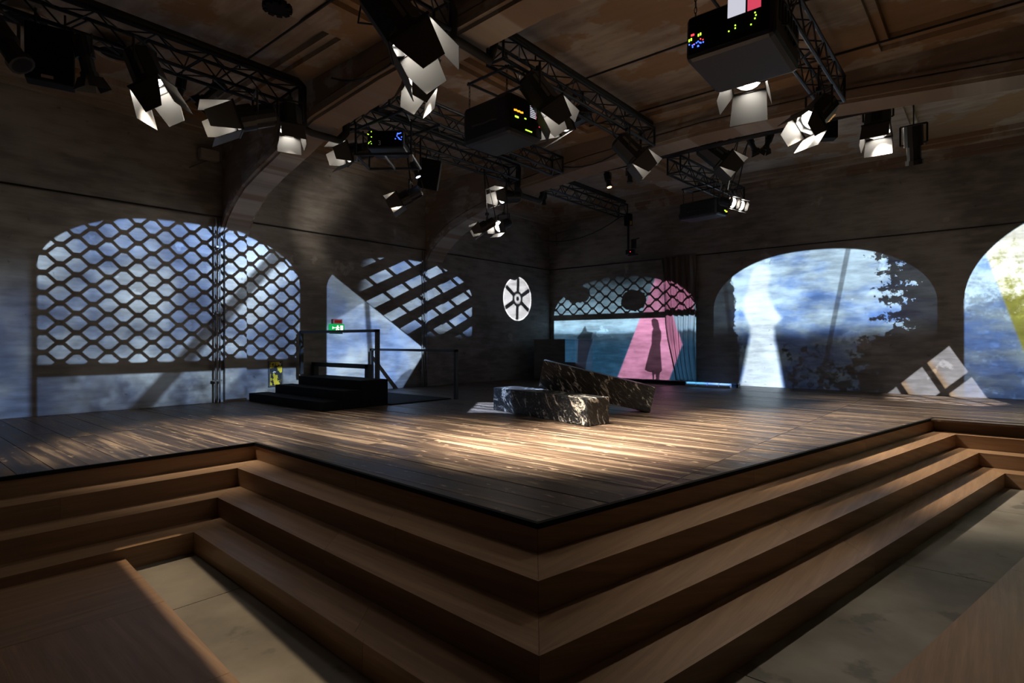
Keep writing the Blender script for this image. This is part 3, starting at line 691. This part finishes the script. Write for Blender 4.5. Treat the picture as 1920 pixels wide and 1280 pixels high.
truss('lighting_truss', (-7.6, YB1 + .24, 4.45), (-7.6, 13.55, 4.45), 'lattice truss running from the second beam to the back wall corner')
truss('lighting_truss', (-6.62, YA1 + .1, 4.42), (-6.62, YB0 - .1, 4.42), 'parallel inner lattice truss behind the hanging black projector')
truss('lighting_truss', (-4.6, 1.8, 4.46), (-4.6, YA0 - .23, 4.46), 'lattice truss holding the largest boxy lamp before the first beam')
truss('lighting_truss', (-4.6, YA1 + .23, 4.48), (-4.6, YB0 - .23, 4.48), 'central lattice truss with the hanging black projector')
truss('lighting_truss', (-4.6, YB1 + .34, 4.27), (-4.45, 13.2, 4.27), 'lattice truss beyond the second beam with the small projector')
truss('lighting_truss', (-1.75, YA1 + .23, 4.46), (-1.75, YB0 - .23, 4.46), 'steep lattice truss beside the large LED-dotted projector', .3, .34)
truss('lighting_truss', (-7.2, 10.0, 4.58), (-1.15, 10.0, 4.58), 'slim cross truss along the far side of the second beam', .10, .12)
def loom(pts, r, label, n=8):
    p0 = Vector(pts[0]); bm = bmesh.new(); P = []
    for a, b in zip(pts, pts[1:]):
        for i in range(6): P.append(Vector(a).lerp(Vector(b), i / 6) - p0)
    P.append(Vector(pts[-1]) - p0); tube(bm, P, r, n)
    o = link('cable_loom', bm, 'cable', None, True); o.location = p0; return tag(o, label, 'cable', 'black cable looms')
loom([(-7.65, .3, 4.84), (-7.65, 2, 4.845), (-7.65, 4.22, 4.84), (-7.65, 4.31, 4.78), (-7.66, 4.315, 4.42), (-7.68, 4.35, 4.2), (-7.66, 4.46, 4.17), (-7.64, 4.9, 4.17), (-7.6, 5.0, 4.3), (-7.58, 5.01, 4.75)], .055, 'thick black cable loom along the wall truss dipping under the first beam')
loom([(-7.58, 5.02, 4.83), (-7.58, 9.03, 4.83), (-7.58, 9.13, 4.72), (-7.6, 9.13, 4.3), (-7.58, 9.2, 4.17), (-7.58, 9.85, 4.17), (-7.56, 9.92, 4.3), (-7.54, 9.92, 4.7)], .055, 'thick black cable loom dipping under the second beam by the wall truss')
loom([(-4.52, 1.8, 4.84), (-4.52, 4.22, 4.84), (-4.53, 4.33, 4.7), (-4.55, 4.35, 4.44), (-4.55, 4.95, 4.42), (-4.53, 5.0, 4.6), (-4.53, 5.02, 4.82), (-4.52, 5.2, 4.86), (-4.52, 9.03, 4.86)], .05, 'black cable loom on top of the central truss')
loom([(-7.53, 9.95, 4.83), (-7.53, 13.5, 4.83)], .045, 'black cable loom on the far wall truss')
def wire(pts, r, label, cat='cable', name='cable'):
    p0 = Vector(pts[0]); bm = bmesh.new(); tube(bm, [Vector(p) - p0 for p in pts], r, 6); o = link(name, bm, 'cable', None, True); o.location = p0; return tag(o, label, cat)
wire([(XL + .05, -2, 3.34), (XL + .05, YB_ - .05, 3.34)], .014, 'thin black wire strung along the lattice-arch wall', 'wire', 'wall_wire')
wire([(XL + .05, YB_ - .05, 3.34), (XR, YB_ - .05, 3.34)], .014, 'thin black wire strung along the back wall', 'wire', 'wall_wire')
wire(sag((-7.0, 4.38, 4.75), (-5.0, 4.38, 4.75), .25), .012, 'loose black cable draped across the face of the first beam')
wire(sag((-6.5, 9.2, 4.55), (-4.7, 9.2, 4.85), .22), .012, 'loose black cable draped across the face of the second beam')
wire(sag((-10.7, 14.2, 4.25), (-7.6, 13.5, 4.47), .25), .012, 'loose cable sagging from the corner to the far truss')
wire([(-5.15, 3.9, 4.93), (-5.05, 3.5, 4.6), (-4.95, 3.4, 4.35), (-4.8, 3.5, 4.32), (-4.75, 3.75, 4.42)], .01, 'looped cable hanging beside the largest boxy lamp')
# ceiling-mounted conduit lines and small ceiling fittings
for (x0, y0, x1, y1, lb) in ((-9.9, 3.55, -4.0, 3.55, 'thin conduit pipe fixed across the first ceiling bay'), (-5.6, 7.0, 2.0, 7.0, 'thin conduit pipe fixed across the middle ceiling bay'), (-5.5, 8.6, 2.0, 8.6, 'thin conduit pipe near the second beam')):
    wire([(x0, y0, 4.93), (x1, y1, 4.93)], .014, lb, 'pipe', 'conduit_pipe')
def ceiling_ring(px, label, r=.2):
    p = atz(*px, 4.95); e = thing('ceiling_fitting', p, label, 'ceiling fitting')
    bm = bmesh.new(); tube(bm, [(0, 0, -.05), (0, 0, 0)], r, 20); link('mount', bm, 'blackmat', e)
    bm = bmesh.new()
    for k in range(10): box(bm, (r * math.cos(k * .628), r * math.sin(k * .628), -.03), (.06, .06, .05), Matrix.Rotation(k * .628, 4, 'Z'))
    link('rim', bm, 'blackmat', e)
ceiling_ring((520, 10), 'round dark ceiling fitting with notched rim in the coffer', .13)
for px, lb in (((220, 98), 'round black vent in the ceiling behind the wall truss'), ((48, 35), 'round black vent in the ceiling above the speaker box')):
    p = atz(*px, 4.95); e = thing('ceiling_vent', p, lb, 'vent', 'round ceiling vents')
    bm = bmesh.new(); tube(bm, [(0, 0, -.02), (0, 0, 0)], .2, 24); link('grille', bm, 'blackmat', e)
    bm = bmesh.new(); tube(bm, [(.235 * math.cos(k * .2618), .235 * math.sin(k * .2618), -.01) for k in range(25)], .03, 6, False); link('collar', bm, 'ceil', e)

# ------------------------------------------------------------------ projectors and speakers
def projector(label, pos, fdir, size, leds, chains=4, top=4.46, text=None):
    e = thing('projector', pos, label, 'projector', 'hanging projectors'); R = frame_of(Vector(fdir)); w_, l_, h_ = size
    def add(n, bm, m, par=None):
        bmesh.ops.transform(bm, matrix=R, verts=bm.verts); return link(n, bm, m, par or e)
    bm = bmesh.new(); box(bm, (0, 0, 0), (w_, l_, h_), bev=.05 * h_ / .4); body = add('casing', bm, 'casing')
    bm = bmesh.new(); tube(bm, [(w_ * .05, l_ / 2 - .02, -.05), (w_ * .05, l_ / 2 + .10, -.05)], .10 * h_ / .4, 16); add('lens_barrel', bm, 'black')
    bm = bmesh.new(); c = [bm.verts.new((w_ * .05 + .08 * h_ / .4 * math.cos(k * .3927), l_ / 2 + .101, -.05 + .08 * h_ / .4 * math.sin(k * .3927))) for k in range(16)]; bm.faces.new(c[::-1]); add('lens', bm, 'lens_off')
    bm = bmesh.new(); box(bm, (0, -l_ / 2 - .004, 0), (w_ * .9, .012, h_ * .82), bev=.004); rear = add('rear_panel', bm, 'blackmat')
    for (m, x, zz, sx, sz_) in leds:
        bm = bmesh.new(); box(bm, (x * w_, -l_ / 2 - .013, zz * h_), (sx, .006, sz_)); add('indicator', bm, m, rear)
    for sx in (-1, 1):
        bm = bmesh.new(); pts = [(sx * w_ * .5, -l_ * .25, -h_ * .1), (sx * (w_ * .5 + .03), -l_ * .22, -h_ * .1), (sx * (w_ * .5 + .03), l_ * .22, -h_ * .1), (sx * w_ * .5, l_ * .25, -h_ * .1)]; tube(bm, pts, .014, 8); add('carry_handle', bm, 'black')
    bm = bmesh.new()
    for i in range(7): box(bm, (w_ / 2 + .002, (-.33 + i * .11) * l_, h_ * .15), (.006, .05 * l_, h_ * .5))
    add('vent_grille', bm, 'blackmat')
    for sx, sy in ((-1, -1), (-1, 1), (1, -1), (1, 1))[:chains]:
        a = (R @ Vector((sx * w_ * .42, sy * l_ * .4, h_ / 2, 0))).to_3d(); bm = bmesh.new(); zt = top - pos[2]; n = max(3, int((zt - a.z) / .05))
        for i in range(n):
            zc = a.z + (zt - a.z) * (i + .5) / n; hl = (zt - a.z) / n * .62; dx = (.012, 0) if i % 2 else (0, .012)
            lo = [(a.x + dx[0] * math.cos(q) * 1., a.y + dx[1] * math.cos(q), zc + hl * math.sin(q)) for q in [k * .7854 for k in range(9)]]
            tube(bm, lo, .004, 4, False)
        link('chain', bm, 'black', e)
    if chains:
        bm = bmesh.new()
        for sy in (-1, 1): tube(bm, [(R @ Vector((sx * w_ * .46, sy * l_ * .4, 0, 0))).to_3d() + Vector((0, 0, top - pos[2])) for sx in (-1, 1)], .018, 6)
        for sx in (-1, 1): tube(bm, [(R @ Vector((sx * w_ * .42, sy * l_ * .44, 0, 0))).to_3d() + Vector((0, 0, top - pos[2])) for sy in (-1, 1)], .018, 6)
        link('spreader_bar', bm, 'truss', e)
    if text:
        cu = bpy.data.curves.new('number', 'FONT'); cu.body = text[0]; cu.size = text[1]; cu.extrude = .001; cu.materials.append(M['white']); o = bpy.data.objects.new('number', cu); me = bpy.data.meshes.new_from_object(o); bpy.data.objects.remove(o); o = bpy.data.objects.new('number', me); COL.objects.link(o); o.parent = e
        o.matrix_local = text[2]
    return e
rl = random.Random(3)
ledA = [('scr_w', .10, .33, .15, .19), ('scr_r', .29, .33, .11, .19), ('led_r', -.40, .02, .03, .016)]
ledA += [('led_g', x, zz, .011, .022) for x, zz in ((-.44, -.08), (-.415, -.07), (-.33, -.03), (-.305, -.02))] + [('led_b', rl.uniform(-.44, -.27), rl.uniform(-.28, -.15), .010, .010) for _ in range(12)]
ledA += [('led_g', x, zz, .010, .010) for x, zz in ((.02, -.18), (.09, -.1), (.09, -.16), (.30, .02), (.31, -.04), (.30, -.1), (.26, -.2))] + [('led_r', rl.uniform(-.44, -.25), rl.uniform(-.2, -.12), .009, .009) for _ in range(4)]
pA = atx(1385, 85, -1.78)
projector('large black projector with coloured status lights by the steep truss', (pA.x, pA.y + .12, pA.z + .05), (0, 1, -.06), (.78, .80, .42), ledA)
ledM = [('scr_w', .20 + .0 * i, .36 - i * .045, .13, .008) for i in range(8)] + [('scr_r', .30, .36 - i * .045, .06, .010) for i in range(8)] + [('led_o', -.36 + i * .045, .05 + .01 * (i % 2), .022, .02) for i in range(6)]
ledM += [('led_g', -.30, -.10, .06, .02), ('led_g', -.05, -.06, .03, .012), ('led_g', .05, -.33, .12, .012), ('led_r', .38, -.12, .015, .012)]
pM = atx(945, 228, -4.75)
projector('black projector on chains below the central truss with orange readout', (pM.x - .12, pM.y + .1, pM.z), (-1, .06, 0), (.62, .85, .50), ledM)
ledS = [('scr_w', .25, .2, .10, .10), ('scr_r', .36, .22, .05, .12), ('led_g', .2, -.2, .05, .02), ('led_g', .3, -.25, .05, .02), ('led_o', .38, -.22, .03, .02)]
pS = atx(1318, 394, -4.55)
projector('small dark projector hung under the truss near the back wall', (pS.x, pS.y, pS.z), (-1, .15, 0), (.42, .85, .34), ledS, top=4.25)
pL = atx(730, 271, -7.22)
ledL = [('led_b', rl.uniform(.25, .45), rl.uniform(-.1, .3), .014, .014) for _ in range(12)] + [('led_g', rl.uniform(-.48, -.35), rl.uniform(-.3, .4), .010, .010) for _ in range(10)]
R_ = frame_of(Vector((-.62, .78, 0)))
prL = projector('framed projector numbered three with blue status lights', (pL.x, pL.y, pL.z), (-.62, .78, 0), (.57, .50, .28), ledL, chains=0, text=('3', .10, R_ @ Matrix.Translation((-.10, -.30, -.11)) @ Matrix.Rotation(math.pi / 2, 4, 'X')))
bm = bmesh.new(); fz = -.27
for (a, b) in (((-.42, -.36), (.42, -.36)), ((.42, -.36), (.42, .36)), ((.42, .36), (-.42, .36)), ((-.42, .36), (-.42, -.36)), ((0, -.36), (0, .36))): tube(bm, [(a[0], a[1], fz), (b[0], b[1], fz)], .022, 6)
for sx in (-1, 1):
    for sy in (-1, 1): tube(bm, [(sx * .42, sy * .36, fz), (sx * .42, sy * .36, 4.40 - pL.z)], .016, 6)
bmesh.ops.transform(bm, matrix=R_, verts=bm.verts); link('cradle_frame', bm, 'truss', prL)
for dy in (-.36, .36):
    bm = bmesh.new(); tube(bm, [(-7.85 - pL.x, dy, 4.40 - pL.z), (-6.42 - pL.x, dy, 4.40 - pL.z)], .022, 8); link('hanging_pipe', bm, 'truss', prL)
for sx in (-1, 1):
    bm = bmesh.new(); box(bm, (sx * .42, -.36, fz - .06), (.04, .04, .09)); bmesh.ops.transform(bm, matrix=R_, verts=bm.verts); link('bolt', bm, 'steel', prL)

def speaker(label, pos, size, rot, badge=False, drop=.18):
    e = thing('speaker_box', pos, label, 'speaker', 'black speaker boxes'); e.rotation_euler = rot
    bm = bmesh.new(); box(bm, (0, 0, 0), size, bev=.012); link('cabinet', bm, 'blackmat', e)
    bm = bmesh.new(); box(bm, (0, -size[1] / 2 - .004, 0), (size[0] * .92, .01, size[2] * .94)); link('grille', bm, 'blackmat', e)
    if badge:
        bm = bmesh.new(); box(bm, (-.02, -size[1] / 2 - .012, -size[2] * .42), (.10, .006, .03)); link('badge', bm, 'skin_label', e)
    bm = bmesh.new()
    for sx in (-1, 1): tube(bm, [(sx * size[0] * .3, 0, size[2] / 2), (sx * size[0] * .3, 0, size[2] / 2 + drop)], .012, 6)
    link('bracket', bm, 'black', e)
p = atx(95, 108, -7.52); speaker('black speaker box with small badge hung at the wall truss', p, (.40, .26, .56), (.1, 0, math.radians(76)), True)
p = atx(806, 327, -7.75); speaker('tilted plain black speaker box under the framed projector truss', p, (.36, .30, .52), (.25, .18, math.radians(45)))
p = aty(1545, 243, 10.42); speaker('flat black speaker box behind the vented lamp at the beam', p, (.36, .2, .34), (0, 0, math.radians(30)), drop=.36)
# drop pole with small camera at the far truss end
pp = aty(1178, 400, 13.5); e = thing('camera_pole', (pp.x, pp.y, 3.45), 'drop pole with a small camera rig at the far truss end', 'camera rig')
bm = bmesh.new(); tube(bm, [(0, 0, 0), (0, 0, .95)], .03, 8); link('pole', bm, 'black', e)
bm = bmesh.new(); box(bm, (0, 0, .88), (.16, .16, .30)); link('clamp', bm, 'blackmat', e)
bm = bmesh.new(); box(bm, (.06, 0, .02), (.22, .10, .12)); tube(bm, [(.16, 0, .1), (.16, 0, .34)], .07, 10); tube(bm, [(.16, 0, .33), (.32, 0, .36)], .015, 6); box(bm, (.14, 0, -.06), (.26, .06, .04)); link('camera_head', bm, 'black', e)
bm = bmesh.new(); box(bm, (.09, -.055, .02), (.02, .01, .014)); link('indicator', bm, 'led_r', e)
bm = bmesh.new(); box(bm, (.10, -.05, .78), (.05, .04, .10)); link('tag_plate', bm, new_mat('brass_plate', .4, (.7, .42, .1), .6), e)

# ------------------------------------------------------------------ wall fittings
for k, (y0, px) in enumerate(((4.31, 418), (9.13, 800))):
    e = thing('wall_conduit', (XL + .08, y0, 0), ('paired upright conduit pipes on the pilaster by the lattice arch', 'paired upright conduit pipes on the pilaster by the brick-patterned arch')[k], 'pipe', 'upright wall conduits')
    for dx in (0, .07):
        bm = bmesh.new(); tube(bm, [(0, dx, 0), (0, dx, 3.3)], .018, 8); link('pipe', bm, 'grey', e)
    for zz in (.4, 1.6, 2.8):
        bm = bmesh.new(); box(bm, (-.02, .035, zz), (.05, .16, .03)); link('pipe_clip', bm, 'grey', e)
for px, py, lb in ((418, 297, 'small beige wall box with bracket beside the first beam haunch'), (826, 398, 'small beige wall box with bracket beside the second beam haunch')):
    p = atx(px, py, XL + .12); p.y += -.24 if px < 600 else .34; e = thing('wall_box', p, lb, 'junction box', 'wall boxes by the beams')
    bm = bmesh.new(); box(bm, (0, 0, 0), (.14, .32, .18), bev=.015); link('case', bm, 'wallbox', e)
    bm = bmesh.new(); tube(bm, [(-.05, 0, -.08), (-.05, -.3 if px < 600 else .3, -.28)], .012, 6); link('bracket', bm, 'grey', e)
p = atx(517, 700, XL + .015); e = thing('framed_poster', p, 'small framed yellow and black poster low on the wall by the black steps', 'poster')
bm = bmesh.new(); box(bm, (0, 0, 0), (.02, .29, .50)); link('frame', bm, 'grey', e)
def poster():
    m = new_mat('abstract_poster', .5); t = m.node_tree; q = objcoord(t)
    n = noise(t, q[1] * 2 + q[2], q[2] * 1.2 - q[1], 4.5, 3, 2.); c = mixc(t, ss(n, .47, .52), (.02, .02, .02), (.75, .55, .03)); c = mixc(t, ss(noise(t, q[1], q[2], 7, 2, 9.), .62, .65), c, (.7, .7, .66)); setcol(m, c); return m
bm = bmesh.new(); box(bm, (.012, 0, 0), (.006, .24, .45)); link('print', bm, poster(), e)
p = atx(631, 614.5, XL + .06); e = thing('exit_sign', p, 'lit green exit sign with a dark red box on top, above the black steps', 'sign')
bm = bmesh.new(); box(bm, (0, 0, 0), (.10, .32, .17), bev=.01); link('housing', bm, emit('exit_green', (.01, .42, .10), .9), e)
bm = bmesh.new()                                            # white pictogram: running figure, arrow and door
def quad(y0, y1, z0, z1): box(bm, (.054, (y0 + y1) / 2, (z0 + z1) / 2), (.006, y1 - y0, z1 - z0))
quad(-.02, .01, .02, .05); quad(-.03, .0, -.02, .02); quad(-.06, -.03, -.005, .012); quad(.0, .035, .0, .015); quad(-.045, -.02, -.055, -.02); quad(.0, .03, -.045, -.02)
quad(.06, .12, -.05, .05); quad(-.13, -.075, -.008, .008); quad(-.13, -.115, -.025, .025)
link('pictogram', bm, emit('exit_white', (.85, 1., .8), 2.2), e)
bm = bmesh.new(); box(bm, (0, .01, .135), (.08, .22, .10), bev=.008); link('alarm_box', bm, 'redbox', e)
bm = bmesh.new(); box(bm, (.045, .01, .135), (.01, .16, .05)); link('alarm_window', bm, emit('dim_red', (.5, .03, .03), .25), e)
# triangular brace on the back wall near the corner
a, b, c = aty(1043, 437, YB_ - .04), aty(1043, 458, YB_ - .04), aty(1085, 428, YB_ - .04)
e = thing('wall_bracket', a, 'slim dark triangular bracket high on the back wall corner', 'bracket')
for p, q in ((a, b), (b, c), (c, a)):
    bm = bmesh.new(); tube(bm, [p - a, q - a], .018, 6); link('bar', bm, 'grey', e)
# ------------------------------------------------------------------ black steps, rails
st = thing('black_steps', (-9.2, 5.6, 0), 'matt black steps leading up to a landing at the wall', 'steps')
s2, s3 = atz(657, 728, .30), atz(711, 711, .45)
def stepbox(x0, x1, y0, y1, z1, name):
    bm = bmesh.new(); poly(bm, [(x0, y0), (x1, y0), (x1, y1), (x0, y1)], .002, z1); bmesh.ops.bevel(bm, geom=list(bm.edges), offset=.006, segments=1, affect='EDGES'); kid(link(name, bm, 'blackmat'), st)
y3 = 5.55
stepbox(-10.48, -8.0, 4.84, 5.2, .15, 'step'); stepbox(-10.2, -8.0, 5.2, y3, .30, 'step'); stepbox(-10.0, -8.0, y3, 6.1, .45, 'landing')
def rail(label, x0, x1, y, z0, z1, th=.06, low=None):
    e = thing('guard_rail', (x0, y, z0), label, 'railing', 'black guard rails')
    for x in (x0, x1):
        bm = bmesh.new(); box(bm, (x - x0, 0, (z1 - z0) / 2), (th, th, z1 - z0)); link('post', bm, 'black', e)
    bm = bmesh.new(); box(bm, ((x1 - x0) / 2, 0, z1 - z0 - th / 2 * .8), (x1 - x0 + th, th, th * .8)); link('top_bar', bm, 'black', e)
    return e
r1 = aty(712, 617, 5.9); r1l = aty(565, 620, 5.9)
rail('taller black guard rail standing on the landing of the black steps', r1l.x, -8.03, 5.9, .45, r1.z)
r2 = aty(855, 655, 7.57); r2l = aty(697, 655, 7.57)
rail('long lower black guard rail on the deck beyond the black steps', r2l.x, r2.x, 7.57, 0, r2.z, .06)
r3 = aty(691, 683, 6.25); r3l = aty(566, 686, 6.25)
rail('low thick black frame rail behind the landing', max(r3l.x, XL + .1), r3.x, 6.25, 0, r3.z, .10)
bm = bmesh.new(); poly(bm, [(-10.2, 6.12), (-7.95, 6.12), (-7.9, 7.5), (-10.2, 7.5)], .004, .02); o = link('floor_mat', bm, 'blackmat'); tag(o, 'flat black floor mat between the black steps and the long rail', 'mat')
# ------------------------------------------------------------------ granite blocks
def hexa(name, bot, top, mat, label, group):
    c = sum((Vector(v) for v in bot), Vector()) / 4; base = Vector((c.x, c.y, min(v[2] for v in bot)))
    bm = bmesh.new(); lo = [bm.verts.new(Vector(v) - base) for v in bot]; hi = [bm.verts.new(Vector(v) - base) for v in top]
    bm.faces.new(lo[::-1]); bm.faces.new(hi)
    for i in range(4): bm.faces.new((lo[i], lo[(i + 1) % 4], hi[(i + 1) % 4], hi[i]))
    bmesh.ops.recalc_face_normals(bm, faces=bm.faces); bmesh.ops.bevel(bm, geom=list(bm.edges), offset=.008, segments=2, affect='EDGES')
    o = link(name, bm, mat); o.location = base + Vector((0, 0, .002)); tag(o, label, 'stone block', group); return o
A_, B_, C_ = atz(925, 768, 0), atz(1102, 800, 0), atz(1131, 796, 0)
dv = (C_ - B_).normalized(); wd = .52; dv = Vector((dv.x, dv.y, 0)).normalized()
ax = (B_ - A_).normalized(); nrm = Vector((-ax.y, ax.x, 0))
Cc = B_ + (dv * .42); Dd = A_ + nrm * .46
hb = .36
hexa('granite_block', [A_, B_, Cc, Dd], [v + Vector((0, 0, hb)) for v in (A_, B_, Cc, Dd)], 'granite', 'veined dark granite block lying flat on the deck', 'granite blocks')
# tilted slab: far end on the deck, near end resting on the flat block
R0, R1 = atz(1219, 774, 0), atz(1247, 775.6, 0)
zl = .372
L0 = atz(1010, 727, zl); L1 = atz(988.7, 721, zl)
sd = (R1 - R0); sd.z = 0; ln = (L0 - R0).normalized(); sdir = Vector((-ln.y, ln.x, 0)).normalized();
if sdir.dot(R1 - R0) < 0: sdir = -sdir
back = Vector((-ln.y, ln.x, 0)).normalized()
if back.y < 0: back = -back
Rb, Lb = R0 + back * .45, L0 + back * .45
upv = Vector((0, 0, 1)); slab_n = ln.cross(back).normalized()
if slab_n.z < 0: slab_n = -slab_n
hexa('granite_slab', [L0, R0, Rb, Lb], [L0 + slab_n * .44 + ln * .02, R0 + slab_n * .40, Rb + slab_n * .40, Lb + slab_n * .44 + ln * .02], 'granite', 'long veined granite slab tilted with one end propped on the flat block', 'granite blocks')

# ------------------------------------------------------------------ plinth, curtain, LED bar
p0, p1 = atz(1000, 716, 0), atz(1066, 722, 0)
e = thing('corner_plinth', (-9.6, 13.3, .002), 'grey plastered plinth box standing in the room corner', 'plinth')
bm = bmesh.new(); box(bm, (0, .3, .57), (1.45, .9, 1.14), bev=.01); link('body', bm, 'plinth', e)
bm = bmesh.new(); box(bm, (0, .3, 1.155), (1.49, .94, .03)); link('cap', bm, 'plinth', e)
bm = bmesh.new(); tube(bm, [(-.45, .3, 1.17), (-.45, .3, 1.35), (-.42, .3, 1.45)], .012, 6); o = link('stub_pipe', bm, 'black'); o.location = (-9.6, 13.3, 0); tag(o, 'short bent black pipe standing on the corner plinth', 'pipe')
cx0, cx1 = aty(1240, 600, YB_ - .14).x, aty(1303, 600, YB_ - .14).x
e = thing('drape', ((cx0 + cx1) / 2, YB_ - .16, 0), 'dark bunched drape hanging from the wire beside the pink projection', 'curtain')
bm = bmesh.new(); NX, NZ = 90, 26; grid = []
for j in range(NZ + 1):
    zf = j / NZ; z = 3.33 * (1 - zf) + .02; row_ = []
    xa = cx0 + (.42 * max(0, zf - .25) / .75 if zf > .25 else 0) + .05 * math.sin(zf * 7); xb = cx1 + .03 * math.sin(zf * 5 + 1) + .05 * zf
    for i in range(NX + 1):
        s_ = i / NX; x = xa + (xb - xa) * s_
        yy = .055 * math.sin(s_ * 34 + 1.2 * math.sin(zf * 3)) + .03 * math.sin(s_ * 71 + zf * 4) + .03 * math.sin(zf * 9 + s_ * 6)
        row_.append(bm.verts.new((x - (cx0 + cx1) / 2, yy, z)))
    grid.append(row_)
for j in range(NZ):
    for i in range(NX): bm.faces.new((grid[j][i], grid[j + 1][i], grid[j + 1][i + 1], grid[j][i + 1]))
o = link('cloth', bm, 'cloth', e, True); md = o.modifiers.new('thickness', 'SOLIDIFY'); md.thickness = .008
bm = bmesh.new()
for i in range(9): box(bm, (random.uniform(-.35, .4), random.uniform(-.12, .02), .03), (.22, .12, .06), Matrix.Rotation(random.uniform(0, 3), 4, 'Z'), .02)
link('gathered_hem', bm, 'cloth', e, True)
p0, p1 = atz(1130, 722, 0), atz(1386, 733, 0)
q0, q1 = aty(1135, 722, 13.75), aty(1386, 733, 13.75)
e = thing('floor_track', (q0.x, 13.75, .002), 'low black track lying on the deck along the back wall', 'track')
bm = bmesh.new(); box(bm, ((q1.x - q0.x) / 2, 0, .05), (q1.x - q0.x, .14, .10), bev=.01); link('rail_body', bm, 'black', e)
bm = bmesh.new(); box(bm, ((q1.x - q0.x) / 2, -.075, .05), (q1.x - q0.x, .012, .03)); link('groove', bm, 'blackmat', e)
l0, l1 = aty(1286, 731, 13.45).x, aty(1371, 735, 13.45).x
e = thing('led_batten', (l0, 13.45, .002), 'short pale LED batten of four segments on the deck by the track', 'light batten')
n = 4; Ls = (l1 - l0) / n
for i in range(n):
    bm = bmesh.new(); box(bm, (Ls * (i + .5), 0, .06), (Ls * .92, .12, .10), bev=.012); link('segment', bm, 'white', e)
bm = bmesh.new(); box(bm, ((l1 - l0) / 2, .03, .01), (l1 - l0, .16, .02)); link('base_plate', bm, 'steel', e)
bm = bmesh.new(); tube(bm, [(0, 0, .03), (-.4, -.15, .012), (-.9, .05, .012), (-1.2, .2, .02)], .008, 6); link('lead', bm, 'cable', e)
